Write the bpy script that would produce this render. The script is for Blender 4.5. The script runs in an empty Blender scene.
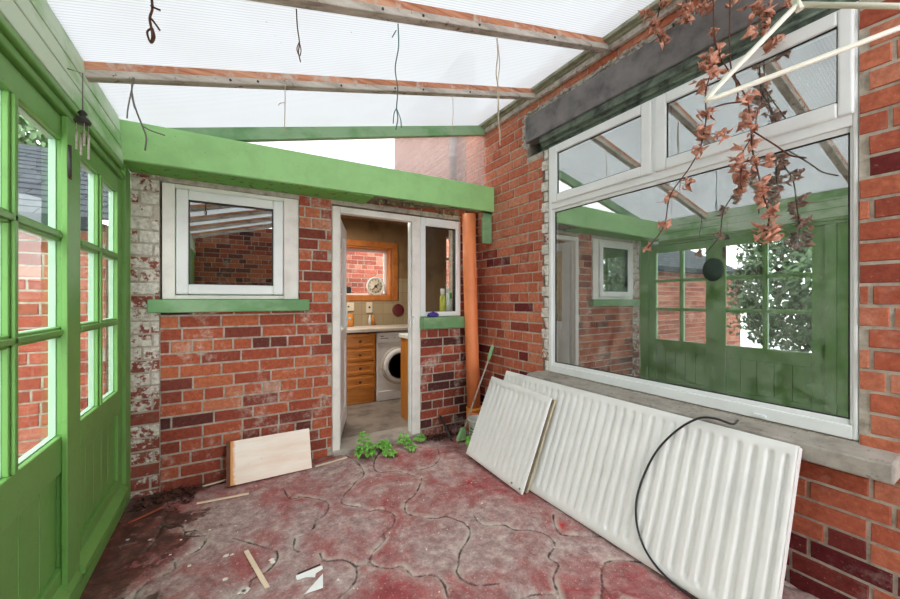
import bpy, bmesh, math, random
import numpy as np
from mathutils import Vector, Matrix, noise

random.seed(7)
SC = bpy.context.scene
COL = SC.collection
R = math.radians
BACK, RIGHT, LEFT = 3.0, 2.115, -0.553      # brick faces of the lean-to, metres; the camera stands at x=0, y=0
V = Vector


def srgb(r, g, b):
    f = lambda c: (c / 12.92 if c <= 0.04045 else ((c + 0.055) / 1.055) ** 2.4)
    return (f(r / 255), f(g / 255), f(b / 255), 1.0)


# ------------------------------------------------------------------ materials
class NT:
    def __init__(s, name):
        s.m = bpy.data.materials.new(name)
        s.m.use_nodes = True
        s.t = s.m.node_tree
        s.b = s.t.nodes['Principled BSDF']
        s.out = s.t.nodes['Material Output']
        s.co = s.n('ShaderNodeTexCoord').outputs['Object']

    def n(s, typ, **kw):
        nd = s.t.nodes.new(typ)
        for k, v in kw.items():
            setattr(nd, k, v)
        return nd

    def l(s, a, b):
        s.t.links.new(a, b)

    def set(s, sock, v):
        if hasattr(v, 'is_linked'):
            s.l(v, sock)
        else:
            sock.default_value = v

    def noise(s, scale, detail=4, rough=0.6, vec=None, stretch=None, dist=0.0):
        nd = s.n('ShaderNodeTexNoise')
        nd.inputs['Scale'].default_value = scale
        nd.inputs['Detail'].default_value = detail
        nd.inputs['Roughness'].default_value = rough
        nd.inputs['Distortion'].default_value = dist
        v = vec or s.co
        if stretch:
            mp = s.n('ShaderNodeMapping')
            mp.inputs['Scale'].default_value = stretch
            s.l(v, mp.inputs['Vector'])
            v = mp.outputs['Vector']
        s.l(v, nd.inputs['Vector'])
        return nd.outputs['Fac']

    def ramp(s, fac, stops, interp='LINEAR'):
        nd = s.n('ShaderNodeValToRGB')
        cr = nd.color_ramp
        cr.interpolation = interp
        while len(cr.elements) < len(stops):
            cr.elements.new(0.5)
        for e, (p, c) in zip(cr.elements, stops):
            e.position = p
            e.color = c if len(c) == 4 else (*c, 1)
        s.set(nd.inputs['Fac'], fac)
        return nd.outputs['Color']

    def mask(s, fac, lo, hi):
        nd = s.n('ShaderNodeMapRange')
        nd.inputs['From Min'].default_value = lo
        nd.inputs['From Max'].default_value = hi
        s.set(nd.inputs['Value'], fac)
        return nd.outputs['Result']

    def math(s, op, a, b=0.0):
        nd = s.n('ShaderNodeMath', operation=op)
        s.set(nd.inputs[0], a)
        s.set(nd.inputs[1], b)
        return nd.outputs[0]

    def mix(s, fac, a, b, blend='MIX'):
        nd = s.n('ShaderNodeMix', data_type='RGBA', blend_type=blend)
        s.set(nd.inputs[0], fac)
        s.set(nd.inputs[6], a)
        s.set(nd.inputs[7], b)
        return nd.outputs[2]

    def attr(s, name):
        nd = s.n('ShaderNodeAttribute', attribute_name=name)
        return nd.outputs['Fac']

    def xyz(s, vec=None):
        nd = s.n('ShaderNodeSeparateXYZ')
        s.l(vec or s.co, nd.inputs[0])
        return nd.outputs

    def bump(s, h, strength=0.3, dist=0.01):
        nd = s.n('ShaderNodeBump')
        nd.inputs['Strength'].default_value = strength
        nd.inputs['Distance'].default_value = dist
        s.l(h, nd.inputs['Height'])
        s.l(nd.outputs['Normal'], s.b.inputs['Normal'])

    def done(s, col=None, rough=0.6, metal=0.0, spec=0.4):
        if col is not None:
            s.set(s.b.inputs['Base Color'], col)
        s.set(s.b.inputs['Roughness'], rough)
        s.b.inputs['Metallic'].default_value = metal
        s.b.inputs['Specular IOR Level'].default_value = spec
        return s.m


def plain(name, rgb, rough=0.5, metal=0.0, var=0.12, scale=9.0, spec=0.4, bump=0.0):
    t = NT(name)
    c = srgb(*rgb)
    d = tuple(x * (1 - var * 2) for x in c[:3]) + (1,)
    u = tuple(min(1, x * (1 + var)) for x in c[:3]) + (1,)
    col = t.ramp(t.noise(scale, 5), [(0.3, d), (0.5, c), (0.75, u)])
    if bump:
        t.bump(t.noise(scale * 8, 4), bump, 0.004)
    return t.done(col, rough, metal, spec)


def brick_mat(name, stops, speck=0.5, efflor=0.0):
    t = NT(name)
    base = t.ramp(t.attr('tint'), stops)
    n1 = t.noise(38, 6, 0.7)
    base = t.mix(t.mask(n1, 0.35, 0.75), t.mix(1.0, base, srgb(200, 186, 184), 'MULTIPLY'), base)
    fine = t.noise(170, 3, 0.7)
    base = t.mix(t.math('MULTIPLY', t.mask(fine, 0.60, 0.72), speck), base, srgb(60, 38, 36))
    lite = t.noise(62, 5, 0.75)
    base = t.mix(t.math('MULTIPLY', t.mask(lite, 0.60, 0.78), 0.55), base, srgb(232, 190, 160))
    if efflor:
        e = t.math('MULTIPLY', t.mask(t.noise(4.2, 6, 0.7), 0.56, 0.70), t.mask(t.noise(30, 4), 0.36, 0.6))
        base = t.mix(t.math('MULTIPLY', e, efflor), base, srgb(225, 212, 200))
    t.bump(t.noise(75, 6, 0.7), 0.6, 0.006)
    return t.done(base, 0.88, 0, 0.25)


M = {}
BR = [(0.0, srgb(98, 58, 56)), (0.14, srgb(134, 72, 62)), (0.34, srgb(174, 88, 68)), (0.56, srgb(200, 106, 76)), (0.78, srgb(218, 126, 88)), (0.92, srgb(224, 148, 114)), (1.0, srgb(200, 154, 134))]
M['brick'] = brick_mat('red_brick', BR, 0.5, 0.75)
BR2 = [(0.0, srgb(104, 32, 38)), (0.10, srgb(122, 48, 48)), (0.26, srgb(166, 84, 66)), (0.5, srgb(198, 108, 80)), (0.75, srgb(216, 130, 98)), (1.0, srgb(224, 152, 122))]
M['brick_house'] = brick_mat('house_brick', BR2, 0.45, 0.25)
M['brick_yard'] = brick_mat('yard_brick', [(0, srgb(165, 85, 70)), (0.5, srgb(205, 110, 88)), (1, srgb(222, 150, 126))], 0.2, 0.2)
M['brick_hazed'] = brick_mat('haze_tinted_brick', [(0, srgb(168, 128, 120)), (1, srgb(190, 152, 144))], 0.1, 0.3)  # house brick with the gable haze put into its colour as pale pink
t = NT('flaking_white_paint_on_brick')
pm = t.math('ADD', t.noise(13, 6, 0.72), t.math('MULTIPLY', t.math('SUBTRACT', t.attr('tint'), 0.5), 0.16))
zz = t.xyz()[2]
pm = t.math('ADD', pm, t.math('MULTIPLY', t.mask(zz, 0.95, 0.2), -0.15))
paint = t.ramp(t.noise(40, 5), [(0.3, srgb(178, 170, 160)), (0.6, srgb(230, 225, 216))])
bare = t.ramp(t.noise(24, 4), [(0.3, srgb(104, 62, 52)), (0.5, srgb(148, 72, 58)), (0.7, srgb(120, 100, 84))])
t.bump(t.noise(60, 6, 0.7), 0.7, 0.006)
M['brick_white'] = t.done(t.mix(t.mask(pm, 0.42, 0.47), bare, paint), 0.8)
t = NT('lime_mortar')
t.bump(t.noise(120, 5, 0.7), 0.6, 0.005)
M['mortar'] = t.done(t.ramp(t.noise(18, 6, 0.7), [(0.25, srgb(128, 116, 104)), (0.5, srgb(184, 174, 160)), (0.75, srgb(214, 206, 194))]), 0.95)
t = NT('rough_pale_mortar')
t.bump(t.noise(45, 6, 0.75), 1.0, 0.012)
M['mortar_patch'] = t.done(t.ramp(t.noise(34, 6, 0.75), [(0.28, srgb(96, 84, 76)), (0.42, srgb(176, 166, 158)), (0.7, srgb(224, 216, 208))]), 0.95)


def green(name, base, fade=0.0, grime=0.25, rough=0.45):
    t = NT(name)
    b = srgb(*base)
    d = tuple(x * 0.62 for x in b[:3]) + (1,)
    col = t.ramp(t.noise(5, 5), [(0.3, tuple(x * 0.86 for x in b[:3]) + (1,)), (0.6, b)])
    col = t.mix(t.math('MULTIPLY', t.mask(t.noise(26, 6, 0.7), 0.58, 0.75), grime), col, d)
    col = t.mix(t.mask(t.noise(90, 3, 0.6), 0.70, 0.76), col, srgb(70, 62, 40))
    if fade:
        f = t.mask(t.noise(3.2, 5, 0.6, stretch=(1, 0.6, 1.6)), 0.40, 0.56)
        col = t.mix(t.math('MULTIPLY', f, fade), col, srgb(204, 226, 198))
    t.bump(t.noise(34, 5, 0.6), 0.18, 0.004)
    return t.done(col, rough)


M['green'] = green('green_door_paint', (112, 166, 84), 0.0, 0.65)
M['green_beam'] = green('green_beam_paint', (162, 216, 142), 0.0, 0.25, 0.5)
M['green_fascia'] = green('faded_green_paint', (136, 190, 116), 0.95, 0.3, 0.55)
M['green_dull'] = green('dull_green_paint', (112, 158, 106), 0.25, 0.5, 0.55)
t = NT('mossy_soffit_paint')
c = t.mix(t.mask(t.noise(7, 5, 0.65), 0.58, 0.68), srgb(116, 174, 84), srgb(150, 128, 60))
M['soffit'] = t.done(t.mix(t.mask(t.noise(19, 5, 0.7), 0.56, 0.66), c, srgb(84, 74, 44)), 0.8)
M['rotten'] = plain('rotten_timber', (120, 112, 84), 0.95, var=0.35, scale=16, bump=0.5)
M['white_upvc'] = plain('white_plastic_frame', (236, 238, 238), 0.28, var=0.04, scale=4)
M['old_white'] = plain('dirty_white_timber', (238, 234, 228), 0.55, var=0.07, scale=8)
M['reveal'] = plain('weathered_pale_green_paint', (176, 206, 182), 0.5, var=0.06)
M['white_paint'] = plain('white_gloss_paint', (238, 242, 236), 0.45, var=0.05)
M['gasket'] = plain('black_rubber', (30, 33, 36), 0.6)
M['lintel'] = plain('weathered_grey_lintel', (122, 118, 118), 0.75, var=0.28, scale=7, bump=0.3)
M['lintel_green'] = plain('mildewed_dark_timber', (104, 116, 104), 0.7, var=0.4, scale=14, bump=0.3)
t = NT('stone_sill')
t.bump(t.noise(80, 5, 0.7), 0.5, 0.004)
c = t.ramp(t.noise(6, 6, 0.7), [(0.25, srgb(120, 112, 102)), (0.5, srgb(168, 162, 152)), (0.75, srgb(192, 186, 178))])
M['stone'] = t.done(t.mix(t.mask(t.noise(38, 5, 0.7), 0.62, 0.68), c, srgb(96, 78, 62)), 0.9)
# rafters
t = NT('peeling_rafter_paint')
c = t.ramp(t.noise(9, 6, 0.7, stretch=(0.5, 2, 2)), [(0.3, srgb(130, 116, 104)), (0.5, srgb(190, 182, 172)), (0.7, srgb(214, 208, 200))])
M['rafter'] = t.done(t.mix(t.mask(t.noise(22, 5, 0.7), 0.60, 0.66), c, srgb(118, 74, 54)), 0.75)
t = NT('bare_orange_batten')
c = t.ramp(t.noise(14, 6, 0.65, stretch=(0.15, 3, 3)), [(0.3, srgb(140, 84, 60)), (0.5, srgb(200, 134, 100)), (0.7, srgb(222, 172, 142))])
M['batten'] = t.done(t.mix(t.mask(t.noise(7, 5, 0.7), 0.52, 0.62), c, srgb(204, 190, 178)), 0.75)
M['roof_trim'] = plain('grey_green_trim', (152, 156, 132), 0.5, var=0.25, scale=10)
M['dark_trim'] = plain('dark_flashing', (84, 82, 72), 0.6, var=0.25)
# translucent roof sheet
t = NT('twin_wall_roof_sheet')
wv = t.n('ShaderNodeTexWave', wave_type='BANDS', bands_direction='Y', wave_profile='SIN')
wv.inputs['Scale'].default_value = 20.0
wv.inputs['Distortion'].default_value = 0.35
wv.inputs['Detail Scale'].default_value = 0.4
t.l(t.co, wv.inputs['Vector'])
c = t.mix(t.mask(wv.outputs['Fac'], 0.05, 0.5), (0.405, 0.412, 0.422, 1), (0.505, 0.51, 0.514, 1))
c = t.mix(t.math('MULTIPLY', t.mask(t.noise(2.2, 6, 0.7), 0.45, 0.75), 0.35), c, (0.43, 0.42, 0.408, 1))
c = t.mix(t.mask(t.noise(60, 2), 0.76, 0.79), c, srgb(120, 110, 100))
tr = t.n('ShaderNodeBsdfTranslucent'); t.l(c, tr.inputs['Color'])
df = t.n('ShaderNodeBsdfDiffuse'); t.l(c, df.inputs['Color'])
tp = t.n('ShaderNodeBsdfTransparent'); t.l(c, tp.inputs['Color'])
m1 = t.n('ShaderNodeMixShader'); m1.inputs[0].default_value = 0.22
m2 = t.n('ShaderNodeMixShader'); m2.inputs[0].default_value = 0.25
t.l(tr.outputs[0], m1.inputs[1]); t.l(df.outputs[0], m1.inputs[2])
t.l(m1.outputs[0], m2.inputs[1]); t.l(tp.outputs[0], m2.inputs[2])
t.l(m2.outputs[0], t.out.inputs['Surface'])
M['roof_sheet'] = t.m


def glass(name, tint, lo, gain, haze=0.0):
    t = NT(name)
    fr = t.n('ShaderNodeFresnel'); fr.inputs['IOR'].default_value = 1.5
    f = t.math('ADD', t.math('MULTIPLY', fr.outputs[0], gain), lo)
    geo = t.n('ShaderNodeNewGeometry')
    f = t.math('MULTIPLY', t.math('MINIMUM', f, 1.0), t.math('SUBTRACT', 1.0, geo.outputs['Backfacing']))
    tp = t.n('ShaderNodeBsdfTransparent'); tp.inputs['Color'].default_value = tint
    gl = t.n('ShaderNodeBsdfGlossy'); gl.inputs['Roughness'].default_value = 0.0
    gl.inputs['Color'].default_value = (0.93, 0.97, 0.95, 1)
    sh = tp.outputs[0]
    if haze:
        df = t.n('ShaderNodeBsdfDiffuse'); df.inputs['Color'].default_value = srgb(215, 220, 215)
        mh = t.n('ShaderNodeMixShader')
        t.set(mh.inputs[0], t.math('MULTIPLY', t.mask(t.noise(9, 6, 0.75), 0.35, 0.8), haze))
        t.l(tp.outputs[0], mh.inputs[1]); t.l(df.outputs[0], mh.inputs[2]); sh = mh.outputs[0]
    mx = t.n('ShaderNodeMixShader')
    t.l(f, mx.inputs[0]); t.l(sh, mx.inputs[1]); t.l(gl.outputs[0], mx.inputs[2])
    t.l(mx.outputs[0], t.out.inputs['Surface'])
    return t.m


M['glass'] = glass('clear_glass', (0.95, 0.97, 0.96, 1), 0.0, 0.7, 0.03)
M['glass_big'] = glass('coated_window_glass', (0.82, 0.92, 0.88, 1), 0.40, 2.2, 0.42)
M['glass_small'] = glass('dark_small_window_glass', (0.6, 0.62, 0.6, 1), 0.42, 2.0, 0.04)
t = NT('dirty_gable_sheet')
tr = t.n('ShaderNodeBsdfTranslucent'); tr.inputs['Color'].default_value = srgb(150, 144, 142)
tp = t.n('ShaderNodeBsdfTransparent')
mx = t.n('ShaderNodeMixShader'); mx.inputs[0].default_value = 0.55
t.l(tr.outputs[0], mx.inputs[1]); t.l(tp.outputs[0], mx.inputs[2]); t.l(mx.outputs[0], t.out.inputs['Surface'])
M['gable'] = t.m
# floor
t = NT('worn_red_painted_concrete')
px, py, pz = t.xyz()
redmask = t.mask(t.noise(2.3, 8, 0.72, dist=0.6), 0.43, 0.62)
red = t.ramp(t.noise(9, 6, 0.7), [(0.25, srgb(118, 50, 54)), (0.5, srgb(162, 76, 78)), (0.72, srgb(190, 112, 108))])
grey = t.ramp(t.noise(16, 8, 0.75), [(0.28, srgb(122, 94, 94)), (0.5, srgb(178, 152, 148)), (0.70, srgb(216, 202, 196))])
c = t.mix(redmask, grey, red)
c = t.mix(t.math('MULTIPLY', t.mask(t.noise(55, 8, 0.85), 0.5, 0.66), 0.6), c, srgb(104, 72, 72))
c = t.mix(t.mask(t.noise(75, 5, 0.75), 0.60, 0.67), c, srgb(216, 200, 192))
c = t.mix(t.mask(t.noise(4.6, 3, 0.5), 0.69, 0.73), c, srgb(196, 30, 36))
jd = t.attr('joint')
lime = t.math('MULTIPLY', t.mask(jd, 0.035, 0.008), t.mask(t.noise(6, 6, 0.75), 0.44, 0.58))
c = t.mix(t.math('MULTIPLY', lime, 0.8), c, srgb(200, 188, 178))
wob = t.math('ADD', jd, t.math('MULTIPLY', t.math('SUBTRACT', t.noise(30, 3), 0.5), 0.012))
jm = t.math('MULTIPLY', t.mask(wob, 0.0075, 0.0025), t.mask(t.noise(9, 5, 0.7), 0.38, 0.54))
c = t.mix(t.math('MULTIPLY', jm, 0.9), c, srgb(52, 38, 36))
wet = t.math('ADD', t.math('MULTIPLY', t.math('SUBTRACT', t.noise(5.2, 7, 0.7), 0.5), 2.0), t.attr('damp'))
wm = t.mask(wet, 0.50, 0.62)
c = t.mix(t.math('MULTIPLY', wm, 0.85), c, t.ramp(t.noise(14, 6, 0.7), [(0.35, srgb(30, 22, 20)), (0.5, srgb(84, 48, 42)), (0.68, srgb(140, 88, 76))]))
t.bump(t.noise(60, 7, 0.75), 0.55, 0.006)
M['floor'] = t.done(c, t.math('SUBTRACT', 0.78, t.math('MULTIPLY', wm, 0.3)), 0, 0.3)
M['concrete'] = plain('grey_concrete', (168, 160, 150), 0.85, var=0.22, scale=6, bump=0.4)
M['kfloor'] = plain('worn_grey_floor', (138, 128, 118), 0.7, var=0.25, scale=5)
M['radiator'] = plain('white_enamel', (236, 236, 234), 0.35, var=0.04, scale=5)
M['radiator_back'] = plain('yellowed_enamel', (200, 188, 160), 0.5, var=0.18)
M['dark_metal'] = plain('dark_metal', (60, 58, 54), 0.5, 0.3, var=0.2)
M['chrome'] = plain('bright_metal', (190, 190, 190), 0.25, 1.0, var=0.05)
M['orange'] = plain('orange_plastic_pipe', (244, 144, 92), 0.4, var=0.06, scale=5)
M['yellow_ring'] = plain('orange_seal', (240, 168, 60), 0.5)
M['ply'] = NT('pale_plywood')
t = M['ply']
c = t.ramp(t.noise(5, 5, 0.6, stretch=(0.5, 3, 3)), [(0.3, srgb(246, 222, 202)), (0.6, srgb(255, 244, 232))])
c = t.mix(t.mask(t.math('ADD', t.xyz()[0], t.math('MULTIPLY', t.noise(24, 5), 0.05)), -0.195, -0.215), c, srgb(226, 160, 96))
c = t.mix(t.mask(t.noise(34, 2), 0.74, 0.77), c, srgb(120, 84, 60))
M['ply'] = t.done(c, 0.7)
M['ply_edge'] = plain('brown_board_edge', (106, 62, 46), 0.7, var=0.25)
M['cable'] = plain('black_cable', (38, 38, 40), 0.4)
M['hanger'] = plain('cream_plastic', (240, 236, 222), 0.35, var=0.03)
M['twig'] = plain('dry_brown_stem', (92, 62, 50), 0.8, var=0.3)
t = NT('dried_leaf')
c = t.ramp(t.noise(30, 5, 0.7), [(0.3, srgb(148, 92, 74)), (0.5, srgb(208, 146, 122)), (0.72, srgb(240, 202, 182))])
M['dry_leaf'] = t.done(c, 0.75)
t = NT('green_leaf')
c = t.ramp(t.noise(40, 4), [(0.3, srgb(78, 146, 54)), (0.55, srgb(130, 202, 84)), (0.75, srgb(176, 226, 124))])
M['leaf'] = t.done(c, 0.55)
M['tree_leaf'] = plain('bush_leaf', (92, 118, 80), 0.6, var=0.35, scale=3)
M['twine'] = plain('pale_twine', (190, 176, 156), 0.9)
M['teal'] = plain('teal_twine', (78, 112, 112), 0.8)
M['wire'] = plain('grey_wire', (120, 118, 112), 0.5)
M['slate'] = plain('dark_slate', (40, 46, 54), 0.95, var=0.3, scale=7)
# kitchen
M['kwall'] = plain('tan_kitchen_wall', (146, 116, 80), 0.8, var=0.2, scale=3)
t = NT('beige_wall_tiles')
bt = t.n('ShaderNodeTexBrick'); bt.offset = 0.0
bt.inputs['Scale'].default_value = 1.0
bt.inputs['Brick Width'].default_value = 0.15; bt.inputs['Row Height'].default_value = 0.15
bt.inputs['Mortar Size'].default_value = 0.003
bt.inputs['Color1'].default_value = srgb(176, 158, 126); bt.inputs['Color2'].default_value = srgb(166, 148, 118)
bt.inputs['Mortar'].default_value = srgb(142, 122, 96)
mp = t.n('ShaderNodeMapping'); mp.inputs['Rotation'].default_value = (R(-90), 0, 0)
t.l(t.co, mp.inputs['Vector']); t.l(mp.outputs[0], bt.inputs['Vector'])
M['tiles'] = t.done(bt.outputs['Color'], 0.3)


def wood(name, a, b, st):
    t = NT(name)
    return t.done(t.ramp(t.noise(9, 5, 0.6, stretch=st), [(0.3, srgb(*a)), (0.7, srgb(*b))]), 0.4)


M['oak'] = wood('orange_oak', (190, 112, 40), (222, 150, 70), (0.6, 3, 3))
M['oak_v'] = wood('orange_oak_upright', (190, 112, 40), (222, 150, 70), (3, 3, 0.4))
M['pine'] = wood('varnished_pine', (168, 92, 36), (206, 128, 62), (1, 3, 1))
M['worktop'] = plain('pale_worktop', (206, 196, 182), 0.4, var=0.1)
M['appliance'] = plain('white_appliance', (236, 238, 240), 0.3, var=0.02)
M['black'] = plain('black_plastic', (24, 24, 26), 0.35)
M['knob'] = plain('dark_bronze', (70, 50, 34), 0.4, 0.4)
M['maroon'] = plain('maroon_disc', (104, 40, 44), 0.5)
M['cream'] = plain('cream_dial', (226, 214, 190), 0.5, var=0.05)
M['purple'] = plain('purple_cloth', (74, 60, 150), 0.8, var=0.3, scale=30)
M['bottle_yellow'] = plain('yellow_green_label', (196, 196, 80), 0.35)
M['bottle_green'] = plain('green_plastic', (40, 150, 70), 0.35)
M['bottle_white'] = plain('white_bottle', (226, 228, 224), 0.35)
M['tub'] = plain('white_tub', (226, 230, 226), 0.4, var=0.06)
M['green_grip'] = plain('pale_green_plastic', (150, 196, 140), 0.45)
M['grey_pipe'] = plain('grey_downpipe', (112, 116, 122), 0.45, var=0.12)
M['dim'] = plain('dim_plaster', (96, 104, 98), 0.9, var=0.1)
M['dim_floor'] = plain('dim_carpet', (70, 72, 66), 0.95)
M['disc'] = plain('dark_green_disc', (22, 44, 32), 0.5)
M['stick'] = plain('pale_wood_strip', (236, 216, 190), 0.7, var=0.08)
M['red_stick'] = plain('orange_brown_stick', (172, 92, 70), 0.7)
M['paper'] = plain('white_paper', (246, 246, 244), 0.8, var=0.02)
M['soil'] = plain('dark_leaf_litter', (72, 48, 36), 0.95, var=0.5, scale=30)
M['flake'] = plain('paint_flake', (236, 228, 220), 0.8)

# ------------------------------------------------------------------ mesh helpers
MATS = {}     # world matrix of every Empty


class MB:
    def __init__(s):
        s.bm = bmesh.new()

    def box(s, x0, x1, y0, y1, z0, z1, slot=0):
        P = [V((x, y, z)) for x in (x0, x1) for y in (y0, y1) for z in (z0, z1)]
        return s.hexa([P[0], P[4], P[6], P[2], P[1], P[5], P[7], P[3]], slot)

    def hexa(s, p, slot=0):
        """four corners of one end in order, then the four of the other"""
        v = [s.bm.verts.new(q) for q in p]
        fs = []
        for ix in ((0, 1, 2, 3), (4, 5, 6, 7), (0, 1, 5, 4), (1, 2, 6, 5), (2, 3, 7, 6), (3, 0, 4, 7)):
            f = s.bm.faces.new([v[i] for i in ix]); f.material_index = slot; fs.append(f)
        return fs

    def frame(s, plane, a0, a1, z0, z1, w, d0, d1, wt=None, wb=None, wr=None):
        """rectangular frame: plane 'x' or 'y' (the axis it faces), w = bar width"""
        wt = w if wt is None else wt; wb = w if wb is None else wb; wr = w if wr is None else wr
        def bx(p0, p1, q0, q1):
            if plane == 'y': s.box(p0, p1, d0, d1, q0, q1)
            else: s.box(d0, d1, p0, p1, q0, q1)
        bx(a0, a0 + w, z0, z1); bx(a1 - wr, a1, z0, z1)
        bx(a0 + w, a1 - wr, z1 - wt, z1); bx(a0 + w, a1 - wr, z0, z0 + wb)
        return s

    def tube(s, pts, r, seg=8, caps=True, slot=0):
        pts = [V(p) for p in pts]
        rs = r if isinstance(r, (list, tuple)) else [r] * len(pts)
        rings, up = [], V((0.31, 0.17, 0.93))
        for i, p in enumerate(pts):
            d = (pts[min(i + 1, len(pts) - 1)] - pts[max(i - 1, 0)])
            d = d.normalized() if d.length > 1e-9 else V((0, 0, 1))
            if abs(d.dot(up)) > 0.97: up = V((0.9, 0.2, 0.1))
            a = d.cross(up).normalized(); b = d.cross(a).normalized()
            up = -a.cross(d)
            up = b
            rings.append([s.bm.verts.new(p + (a * math.cos(t) + b * math.sin(t)) * rs[i]) for t in [2 * math.pi * k / seg for k in range(seg)]])
        for A, B in zip(rings, rings[1:]):
            best = min(range(seg), key=lambda k: (A[0].co - B[k].co).length)
            B2 = B[best:] + B[:best]
            if seg > 2 and (A[1].co - B2[1].co).length > (A[1].co - B2[-1].co).length:
                B2 = [B2[0]] + B2[:0:-1]
            B[:] = B2
            for k in range(seg):
                f = s.bm.faces.new((A[k], A[(k + 1) % seg], B[(k + 1) % seg], B[k])); f.smooth = True; f.material_index = slot
        if caps:
            s.bm.faces.new(rings[0]).material_index = slot
            s.bm.faces.new(rings[-1]).material_index = slot
        return s

    def lathe(s, c, prof, axis='z', seg=28):
        """prof: (radius, height) pairs around an axis through c"""
        c = V(c); rings = []
        for r, h in prof:
            ring = []
            for k in range(seg):
                t = 2 * math.pi * k / seg
                x, y = r * math.cos(t), r * math.sin(t)
                ring.append(s.bm.verts.new(c + (V((x, y, h)) if axis == 'z' else V((x, h, y)) if axis == 'y' else V((h, x, y)))))
            rings.append(ring)
        for A, B in zip(rings, rings[1:]):
            for k in range(seg):
                f = s.bm.faces.new((A[k], A[(k + 1) % seg], B[(k + 1) % seg], B[k])); f.smooth = True
        s.bm.faces.new(rings[0]); s.bm.faces.new(rings[-1])
        return s

    def prism(s, pts, d, slot=0):
        """polygon (3D points) extruded by vector d"""
        d = V(d)
        a = [s.bm.verts.new(V(p)) for p in pts]; b = [s.bm.verts.new(V(p) + d) for p in pts]
        n = len(a)
        s.bm.faces.new(a).material_index = slot; s.bm.faces.new(b).material_index = slot
        for i in range(n):
            s.bm.faces.new((a[i], a[(i + 1) % n], b[(i + 1) % n], b[i])).material_index = slot
        return s

    def leaf(s, c, d, n, L, W, curl=0.5, slot=0):
        """one small curled leaf, a double-curved strip of quads with a pointed tip"""
        d = V(d).normalized(); n = V(n); n = (n - d * n.dot(d)).normalized(); w = d.cross(n)
        rows = []
        for i in range(5):
            t = i / 4
            hw = W * 0.5 * math.sin(math.pi * min(0.98, 0.08 + t * 0.9)) ** 0.8
            ang = curl * t
            ctr = V(c) + d * (L * t * math.cos(ang * 0.6)) + n * (-L * t * t * math.sin(ang))
            rows.append([s.bm.verts.new(ctr + w * hw * k + n * (abs(k) * hw * curl * 0.7)) for k in (-1, 0, 1)])
        for A, B in zip(rows, rows[1:]):
            for k in (0, 1):
                f = s.bm.faces.new((A[k], A[k + 1], B[k + 1], B[k])); f.smooth = True; f.material_index = slot

    def build(s, name, mats, parent=None, bevel=0.0, loc=None, solid=0.0, seg=2):
        bmesh.ops.recalc_face_normals(s.bm, faces=s.bm.faces[:])
        me = bpy.data.meshes.new(name)
        s.bm.to_mesh(me); s.bm.free()
        for m in (mats if isinstance(mats, (list, tuple)) else [mats]):
            me.materials.append(M[m] if isinstance(m, str) else m)
        o = bpy.data.objects.new(name, me)
        COL.objects.link(o)
        if parent is not None:
            root = parent
            while root.parent is not None: root = root.parent
            me.transform(MATS.get(root.name, Matrix.Translation(root.location)).inverted())
            o.parent = parent
        elif loc is not None:
            me.transform(Matrix.Translation(-V(loc))); o.location = loc
        if bevel:
            b = o.modifiers.new('bevel', 'BEVEL'); b.width = bevel; b.segments = seg; b.limit_method = 'ANGLE'; b.angle_limit = R(40)
        if solid:
            b = o.modifiers.new('solid', 'SOLIDIFY'); b.thickness = solid
        return o


def tag(o, label=None, cat=None, group=None, kind=None):
    for k, v in (('label', label), ('category', cat), ('group', group), ('kind', kind)):
        if v: o[k] = v
    return o


def thing(name, loc, label, cat, group=None, kind=None):
    o = bpy.data.objects.new(name, None); COL.objects.link(o)
    o.location = loc; o.empty_display_size = 0.05
    MATS[o.name] = Matrix.Translation(V(loc))
    return tag(o, label, cat, group, kind)


def smooth_path(pts, n=8):
    """Catmull-Rom through the points"""
    P = [V(p) for p in pts]; P = [P[0] * 2 - P[1]] + P + [P[-1] * 2 - P[-2]]
    out = []
    for i in range(1, len(P) - 2):
        for k in range(n):
            t = k / n
            a, b, c, d = P[i - 1], P[i], P[i + 1], P[i + 2]
            out.append(0.5 * ((2 * b) + (c - a) * t + (2 * a - 5 * b + 4 * c - d) * t * t + (3 * b - a - 3 * c + d) * t ** 3))
    out.append(P[-2])
    return out


def S(name, mb, mats, label, cat, bevel=0.0, **k):
    return tag(mb.build(name, mats, bevel=bevel, **k), label, cat, None, 'structure')


# ------------------------------------------------------------------ brick walls
CO, BL = 0.083, 0.237


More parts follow.
